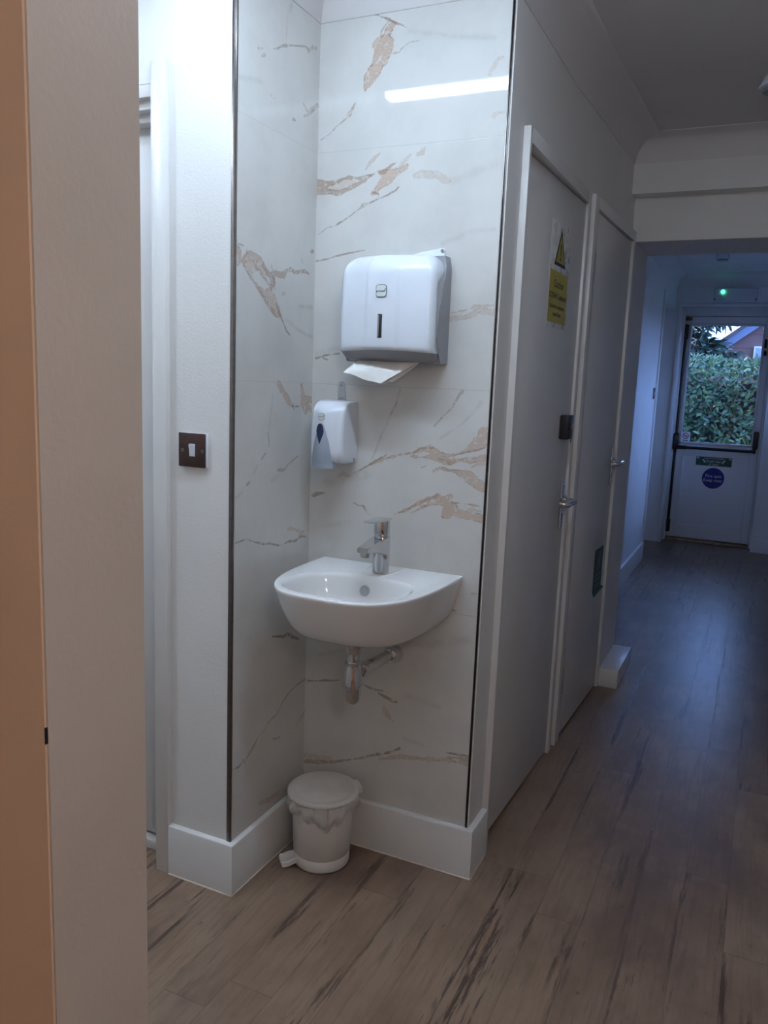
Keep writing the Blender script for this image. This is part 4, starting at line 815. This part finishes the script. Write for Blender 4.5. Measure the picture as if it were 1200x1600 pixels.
tag(b.build('bin_liner', LINER, None, (CX, CY_, .15), ang=80), 'crumpled thin white bag folded over the rim of the pedal bin', 'bin liner')

# ------------------------------------------------------------------ light switches
def switch(loc, X, Z, name_label, parts=True):
    """X = direction along the wall, Z = up; plate in the plane facing X x Z"""
    r = thing('light_switch', loc, name_label, 'light switch')
    M = frame_m(loc, X, Z)
    b = MB(M); b.box(-.0430, .0430, -.0425, .0425, .0005, .0065, .0015); b.build('back_box', PLASTW, r)
    b = MB(M); b.box(-.0430, .0390, -.0425, .0418, .0060, .0098, .0018); pl = b.build('face_plate', BRONZE, r)
    b = MB(M); b.box(-.0085, .0085, -.0155, .0155, .009, .0115, .001); b.prism([(-.007, -.0135, .0112), (-.007, .0135, .0112), (-.007, .0135, .0165), (-.007, 0, .0135), (-.007, -.0135, .0125)], (.014, 0, 0)); b.build('rocker', PLASTW, r, ang=20)
    for x in (-.0302, .0302):
        b = MB(M); b.cyl((x, -.001, .0096), (x, -.001, .0106), .0046, seg=20); sc_ = b.build('screw', TRIMM, pl)
        b = MB(M); b.box(x-.0035, x+.0035, -.0016, -.0004, .0104, .0109); b.build('screw_slot', BLACK, pl)
    return r
switch((-.1165, -D_ALC, 1.1665), (1, 0, 0), (0, 0, 1), 'dark metal light switch with a white rocker on the white wall left of the alcove')
switch((.35, 4.62, 1.335), (0, 1, 0), (0, 0, 1), 'metal light switch on the blue lit wall near the exit door')

# ------------------------------------------------------------------ signs
def MS(ML, n, s, z): return frame_m(ML @ Vector((n, s, z)), ML.to_3x3() @ Vector((0, 1, 0)), (0, 0, 1))
ws = thing('warning_sign', MA_LEAF @ Vector((0, .585, 1.69)), 'yellow caution sign with a warning triangle on the first white cupboard door', 'sign')
M = MS(MA_LEAF, .0002, .585, 1.690)
b = MB(M); b.box(-.112, .112, -.152, .158, 0, .0006, .0002); b.build('laminate', SHEET, ws)
def tri(r, y0, z): return [Vector((r*math.sin(a), y0+r*math.cos(a), z)) for a in (0, -2*math.pi/3, 2*math.pi/3)]
b = MB(M); b.prism(tri(.0755, .0705, .0006), (0, 0, .0004)); tr1 = b.build('triangle_border', INK, ws, smooth=False)
b = MB(M); b.prism(tri(.0560, .0705, .0010), (0, 0, .0003)); b.build('triangle_field', YELLOW, tr1, smooth=False)
b = MB(M); b.prism([(-.0065, .098, .0013), (-.0035, .064, .0013), (.0035, .064, .0013), (.0065, .098, .0013)], (0, 0, .0003))
b.prism([(.0058*math.cos(a), .0545+.0058*math.sin(a), .0013) for a in [2*math.pi*k/16 for k in range(16)]], (0, 0, .0003)); b.build('exclamation_mark', INK, tr1, smooth=False)
b = MB(M); b.box(-.104, .106, -.138, .016, .0006, .0010); yp = b.build('yellow_panel', YELLOW, ws, smooth=False)
for body, y, sz in (('Caution', -.022, .034), ('COSHH Cupboard', -.058, .0255), ('Hazardous substances', -.089, .0195), ('stored here', -.112, .0195)):
    text_mesh('lettering', body, INK, yp, M @ Matrix.Translation((0, y, .0011)), sz)

gs = thing('safety_sign', MB2_LEAF @ Vector((0, 1.515, .575)), 'small dark green sign with a white figure low on the second cupboard door', 'sign')
M = MS(MB2_LEAF, .0002, 1.515, .575)
b = MB(M); b.box(-.082, .080, -.080, .103, 0, .0006, .0001); b.prism([(-.082, -.080, 0), (.080, -.080, 0), (.100, -.088, .010), (-.070, -.104, .005)], (0, 0, .0005)); gb = b.build('panel', GREENL, gs, smooth=False)
def disc(bm_, x, y, r, z, d=.0003, n=20): bm_.prism([(x+r*math.cos(a), y+r*math.sin(a), z) for a in [2*math.pi*k/n for k in range(n)]], (0, 0, d))
def stroke(bm_, pts, w, z, d=.0003):
    for p, q in zip(pts, pts[1:]):
        v = Vector((q[0]-p[0], q[1]-p[1], 0)); nn = Vector((-v.y, v.x, 0)).normalized()*w/2; e = v.normalized()*w*.3
        a, c = Vector((*p, z))-e, Vector((*q, z))+e; bm_.prism([a-nn, c-nn, c+nn, a+nn], (0, 0, d))
b = MB(M); disc(b, .012, .076, .013, .0006); stroke(b, [(.014, .060), (.016, .030)], .030, .0006); stroke(b, [(.0, .055), (-.022, .036), (-.034, .010)], .013, .0007); stroke(b, [(.026, .056), (.046, .062)], .010, .0007)
stroke(b, [(.010, .030), (-.004, .010)], .012, .0007); stroke(b, [(.022, .028), (.026, .012)], .012, .0007); b.build('figure', SIGNM, gb, smooth=False)
b = MB(M)
for y, x0, x1 in ((-.016, -.060, .055), (-.036, -.060, .060), (-.060, -.040, .030)): b.box(x0, x1, y-.005, y+.005, .0006, .0008)
b.build('text_band', SIGNM, gb, smooth=False)

# signs on the exit door (facing the corridor)
def ME(x, z, y=EY-.0002): return frame_m((x, y, z), (1, 0, 0), (0, 0, 1))
pbs = thing('push_bar_sign', (.775, EY, .748), 'green push bar to open sign below the black bar on the exit door', 'sign')
M = ME(.775, .748); b = MB(M); b.box(-.150, .150, -.042, .042, 0, .0008, .0002); gb = b.build('panel', GREEN, pbs, smooth=False)
text_mesh('lettering', 'Push bar', SIGNW, gb, M @ Matrix.Translation((.0, -.001, .0009)), .036); text_mesh('lettering', 'to open', SIGNW, gb, M @ Matrix.Translation((.0, -.027, .0009)), .026)
b = MB(M); b.box(-.085, .085, .023, .027, .0008, .0011)
for sgn in (-1, 1):
    b.prism([(sgn*.143, .036, .0008), (sgn*.120, .026, .0008), (sgn*.143, .016, .0008)], (0, 0, .0003))
    stroke(b, [(sgn*.092, .012), (sgn*.074, -.008)], .010, .0008); b.prism([(sgn*.068, -.016, .0008), (sgn*.088, -.012, .0008), (sgn*.072, .004, .0008)], (0, 0, .0003))
b.build('pictogram', SIGNW, gb, smooth=False)
fes = thing('fire_exit_sign', (.783, EY, .596), 'round blue fire exit keep clear sign on the exit door', 'sign')
M = ME(.783, .596); b = MB(M); disc(b, 0, 0, .094, 0, .0008, 56); gb = b.build('disc', BLUES, fes, smooth=False)
text_mesh('lettering', 'Fire exit', SIGNW, gb, M @ Matrix.Translation((0, .018, .0009)), .040); text_mesh('lettering', 'Keep clear', SIGNW, gb, M @ Matrix.Translation((0, -.020, .0009)), .040, sx=.93)
nss = thing('no_smoking_sticker', (.512, EY+.018, .955), 'small white no smoking sticker in the corner of the exit door glass', 'sticker')
M = ME(.5135, .955, EY+.0198); b = MB(M); b.box(-.040, .040, -.045, .042, 0, .0004); gb = b.build('backing', VINYL, nss, smooth=False)
b = MB(M); n = 32
o1 = [(.028*math.cos(2*math.pi*k/n), .006+.028*math.sin(2*math.pi*k/n), .0005) for k in range(n)]; i1 = [(.0215*math.cos(2*math.pi*k/n), .006+.0215*math.sin(2*math.pi*k/n), .0005) for k in range(n)]
b.grid([o1, i1], True); stroke(b, [(-.018, .024), (.018, -.012)], .006, .0006, .0001); b.build('prohibition_ring', RED, gb, smooth=False)
b = MB(M); b.box(-.017, .014, .002, .008, .0004, .0005); b.build('cigarette', INK, gb, smooth=False)
b = MB(M); b.box(-.026, .026, -.038, -.032, .0004, .0005); b.build('caption_band', INK, gb, smooth=False)

# ------------------------------------------------------------------ ceiling things
cl = thing('ceiling_light', (.48, -.668, CEIL), 'long bright white lamp on the ceiling in front of the alcove', 'ceiling light')
b = MB(); b.box(-.125, 1.090, -.702, -.635, 2.3168, CEIL, .002); b.build('housing', PLASTW, cl)
b = MB(); b.box(-.115, 1.080, -.692, -.645, 2.2990, 2.3170); b.build('diffuser', LAMPM, cl, smooth=False)
pz = thing('ceiling_light', (-.85, -.95, CEIL), 'unseen round fill light added in the left passage to brighten the switch wall', 'ceiling light')  # added fill light, out of view, brightens the switch wall
b = MB(); b.lathe([(.145, CEIL), (.145, CEIL-.03), (.136, CEIL-.035)], (-.85, -.95, 0), 40); b.build('housing', PLASTW, pz)
b = MB(); b.lathe([(.13, CEIL-.034), (.12, CEIL-.06), (.07, CEIL-.075), (0, CEIL-.08)], (-.85, -.95, 0), 40); b.build('diffuser', PASSFILL, pz)
pl_ = thing('room_fill_light', (1.70, -2.2, CEIL), 'unseen warm globe added as fill light in the room behind the doorway', 'fill light')  # added warm fill behind the camera for the jamb and room face
b = MB(); b.lathe([(.05, CEIL), (.05, CEIL-.02), (.01, CEIL-.03)], (1.70, -2.2, 0), 24); b.cyl((1.70, -2.2, CEIL-.025), (1.70, -2.2, 2.06), .004, seg=10); b.build('cord', PLASTW, pl_)
b = MB(); b.lathe([(.02, 2.075), (.03, 2.05), (.03, 2.04)], (1.70, -2.2, 0), 24); b.build('cap', STEEL, pl_)
b = MB(); b.lathe([(.10*math.sin(math.pi*k/20), 1.95+.10*math.cos(math.pi*k/20)) for k in range(1, 20)], (1.70, -2.2, 0), 40); b.build('globe', WARMFILL, pl_)

def detector(x, y, label, r=.052):
    d = thing('smoke_detector', (x, y, CEIL), label, 'smoke detector'); k = r/.052
    b = MB(); b.lathe([(.038*k, CEIL), (.041*k, CEIL-.004), (.047*k, CEIL-.026), (.047*k, CEIL-.027)], (x, y, 0), 40); b.build('base', PLASTW, d)
    b = MB(); b.lathe([(.047*k, CEIL-.0265), (.0525*k, CEIL-.028), (.0525*k, CEIL-.033), (.046*k, CEIL-.036), (.030*k, CEIL-.0365)], (x, y, 0), 40); b.build('rim', PLASTW, d)
    b = MB(); b.lathe([(.040*k, CEIL-.036), (.0395*k, CEIL-.047), (.034*k, CEIL-.050), (0, CEIL-.051)], (x, y, 0), 40); b.build('grille', PLASTG, d)
detector(1.080, 1.035, 'white smoke detector on the corridor ceiling at the right edge, before the beam')
detector(.752, 4.60, 'smoke detector on the far ceiling just beyond the beam, near the exit')

el = thing('emergency_light', (.815, 5.65, 2.18), 'pale emergency light box with a green lamp above the exit door', 'emergency light')
b = MB(); b.box(.640, 1.010, 5.612, 5.65, 2.118, 2.240, .006, 3); b.build('housing', PLASTW, el)
b = MB(); b.box(.652, .998, 5.586, 5.614, 2.126, 2.232, .008, 3); b.build('diffuser', LAMI, el)
for x in (.660, .985):
    b = MB(); b.box(x-.008, x+.008, 5.582, 5.60, 2.128, 2.150, .003); b.build('clip', PLASTG, el)
b = MB(); b.lathe([(.016, 0), (.016, .006), (.011, .012), (0, .014)], (.722, 5.586, 2.202), 20, Matrix.Rotation(math.pi/2, 4, 'X')); b.build('indicator_lamp', LEDG, el)

# ------------------------------------------------------------------ outside
b = MB(); b.box(-14, 18, -12, 40, -.30, -.16); struct(b.build('ground', GROUND), 'dark garden soil outside the exit door', 'ground')
def leaves(name, mat, gen, loc):
    vs_, fs, tn = [], [], []
    for c, d, nrm, L, W, tone in gen:
        d = d.normalized(); sd = d.cross(nrm)
        if sd.length < 1e-4: continue
        sd.normalize(); nn = sd.cross(d); i = len(vs_)
        for u, s, h in ((0, 0, 0), (.32, .5, .10), (.32, -.5, .10), (.35, 0, 0), (.72, .38, .02), (.72, -.38, .02), (.74, 0, -.06), (1, 0, -.16)):
            vs_.append(c+d*(u*L)+sd*(s*W)+nn*(h*L*.5)-Vector(loc))
        for f in ((0, 3, 1), (0, 2, 3), (1, 3, 6, 4), (3, 2, 5, 6), (4, 6, 7), (6, 5, 7)): fs.append(tuple(i+k for k in f))
        tn += [tone]*8
    me = bpy.data.meshes.new(name); me.from_pydata(vs_, [], fs); at = me.attributes.new('tone', 'FLOAT', 'POINT'); at.data.foreach_set('value', tn)
    for p in me.polygons: p.use_smooth = True
    me.materials.append(mat); o = bpy.data.objects.new(name, me); COL.objects.link(o); o.location = loc; return o
R_ = random.Random(11)
def laurel():
    for _ in range(14000):
        x = R_.uniform(-1.5, 3.2); top = 1.645+.05*math.sin(2.3*x)+.05*math.sin(5.1*x+1)
        if R_.random() < .78: z = R_.uniform(-.15, top); y = 8.45+R_.uniform(0, .30)+.10*math.sin(3*x+2*z)+.06*math.sin(7*z)
        else: z = top+R_.uniform(-.10, .10); y = 8.45+R_.uniform(0, .9)
        d = Vector((R_.uniform(-1, 1), R_.uniform(-.9, .2), R_.uniform(-.55, .95))); nrm = Vector((R_.uniform(-.6, .6), R_.uniform(-1, -.1), R_.uniform(.0, 1)))
        t = R_.random()**2.2
        yield Vector((x, y, z)), d, nrm, R_.uniform(.055, .10), R_.uniform(.026, .042), t
    for _ in range(60):
        x = R_.uniform(-1, 2.6); d = Vector((R_.uniform(-.5, .5), R_.uniform(-.4, .2), 1)); yield Vector((x, 8.5+R_.random()*.3, 1.66+R_.uniform(0, .06))), d, Vector((R_.uniform(-.5, .5), -1, .2)), .12, .045, R_.uniform(.3, 1)
hd_ = thing('hedge', (.8, 8.8, -.16), 'clipped green laurel hedge outside the exit door', 'hedge')
def reparent(o, p): o.parent = p; o.location = Vector(o.location)-wl(p)
o = leaves('foliage', LAUREL, laurel(), (.8, 8.8, -.16)); reparent(o, hd_)
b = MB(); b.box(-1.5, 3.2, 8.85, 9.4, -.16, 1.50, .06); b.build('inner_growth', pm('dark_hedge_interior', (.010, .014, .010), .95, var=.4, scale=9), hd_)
b = MB(); rr = random.Random(3)
for _ in range(60):
    x = rr.uniform(-1.2, 3); y = 8.55+rr.uniform(0, .3); z = rr.uniform(-.16, 1.2); p = Vector((x, y, z)); pts = [p]
    for _k in range(4): p = p+Vector((rr.uniform(-.08, .08), rr.uniform(-.07, .04), rr.uniform(.05, .18))); pts.append(p)
    b.tube(pts, [.006, .0055, .005, .004, .003], 5)
b.build('twigs', BARK, hd_)

# conifer behind the hedge
tx, ty = -.36, 12.2
tr_ = thing('conifer_tree', (tx, ty, -.16), 'dark conifer with bare sunlit twigs behind the hedge', 'tree')
b = MB(); b.tube([(tx, ty, -.16), (tx+.03, ty, 2), (tx, ty, 5), (tx, ty, 7.5)], [.16, .13, .07, .02], 10); b.build('trunk', BARK, tr_)
rr = random.Random(8); b = MB(); nd = []
for i in range(270):
    z = rr.uniform(.9, 4.6) if i % 4 else rr.uniform(4, 6.8); a = rr.uniform(0, 2*math.pi) if i % 3 else rr.uniform(-2.6, -.1); L = (1.45-.16*z)*rr.uniform(.6, 1.1)
    d = Vector((math.cos(a), math.sin(a), rr.uniform(-.25, .25))); p = Vector((tx, ty, z)); pts = [p]; 
    for k in range(5):
        p = p+d*(L/5)+Vector((rr.uniform(-.04, .04), rr.uniform(-.04, .04), rr.uniform(-.05, .03))); pts.append(p)
    b.tube(pts, [.014, .012, .010, .008, .006, .003], 5)
    for k in range(60):
        t = rr.uniform(.12, 1.0)*5; j = min(4, int(t)); q = pts[j].lerp(pts[j+1], t-j)
        if rr.random() < .09:
            e = q+Vector((rr.uniform(-.16, .16), rr.uniform(-.22, .05), rr.uniform(-.14, .14))); b.tube([q, (q+e)/2+Vector((0, 0, .015)), e], [.006, .005, .003], 4)
        nd.append((q, d+Vector((rr.uniform(-1, 1), rr.uniform(-1, 1), rr.uniform(-1.1, .5))), Vector((rr.uniform(-1, 1), rr.uniform(-1, 0), rr.uniform(0, 1))), rr.uniform(.12, .26), rr.uniform(.035, .075), rr.random()**2))
for _ in range(900):
    q, d, nrm, L, W, tone = rr.choice(nd)
    if not (1.5 < q.z < 3.0) or q.x > .22: continue
    e = q+Vector((rr.uniform(-.20, .16), rr.uniform(-.45, -.12), rr.uniform(-.20, .14))); m_ = (q+e)/2+Vector((rr.uniform(-.05, .05), 0, rr.uniform(-.05, .05)))
    b.tube([q, m_, e], [.008, .006, .004], 5)
    b.tube([m_, m_+Vector((rr.uniform(-.16, .16), rr.uniform(-.15, .05), rr.uniform(-.14, .14)))], [.005, .003], 4)
b.build('branches', DRYW, tr_)
o = leaves('needles', NEEDLE, nd, (tx, ty, -.16)); reparent(o, tr_)

# neighbouring house with a sloping gable
hs = thing('house', (3.2, 15, -.16), 'brown tile hung house gable with a blue grey bargeboard beyond the hedge', 'house')
def gx(z): return .182+(z-2.06)*1.29
b = MB(); b.prism([(-.3, 14.06, -.16), (8.0, 14.06, -.16), (8.0, 14.06, 3.0), (3.9, 14.06, 2.06+(3.9-.182)/1.29), (gx(1.9), 14.06, 1.9), (-.3, 14.06, 1.9)], (0, 7, 0)); b.build('gable_wall', TILEHUNG, hs, smooth=False)
e = Vector((1.29, 0, 1)).normalized(); nn = Vector((-1, 0, 1.29)).normalized()
def slab(bm_, y0, y1, off0, off1, z0=1.55, z1=4.95):
    p0 = Vector((gx(z0), y0, z0)); p1 = Vector((gx(z1), y0, z1)); bm_.prism([p0+nn*off0, p1+nn*off0, p1+nn*off1, p0+nn*off1], (0, y1-y0, 0))
b = MB(); slab(b, 13.98, 14.06, -.055, .075); b.build('bargeboard', BARGE, hs, smooth=False)
b = MB(); slab(b, 13.95, 21.2, .075, .13); b.prism([Vector((gx(4.95), 13.95, 4.95))+nn*.075, Vector((gx(4.95), 13.95, 4.95))+nn*.13, (8.6, 13.95, 2.6), (8.6, 13.95, 2.5)], (0, 7, 0)); b.build('roof', ROOFT, hs, smooth=False)
b = MB(); b.box(.84, 1.30, 14.0, 14.07, 1.98, 2.20, .005); wf_ = b.build('window', RENDERW, hs)
b = MB(); b.box(.87, 1.27, 13.995, 14.0, 2.01, 2.17); b.build('pane', pm('pale_window', (.30, .33, .42), .1), wf_)
# pale chimney of a far house
fh = thing('chimney', (.45, 26, -.16), 'pale far chimney stack against the white sky', 'chimney')
b = MB(); b.box(.20, .52, 26, 26.4, -.16, 3.35, .01); b.box(.12, .60, 25.95, 26.45, 2.80, 2.86, .005); b.build('stack', RENDERW, fh)
b = MB(); b.lathe([(.07, 3.35), (.06, 3.62)], (.30, 26.2, 0), 16); b.build('pot', RENDERW, fh)
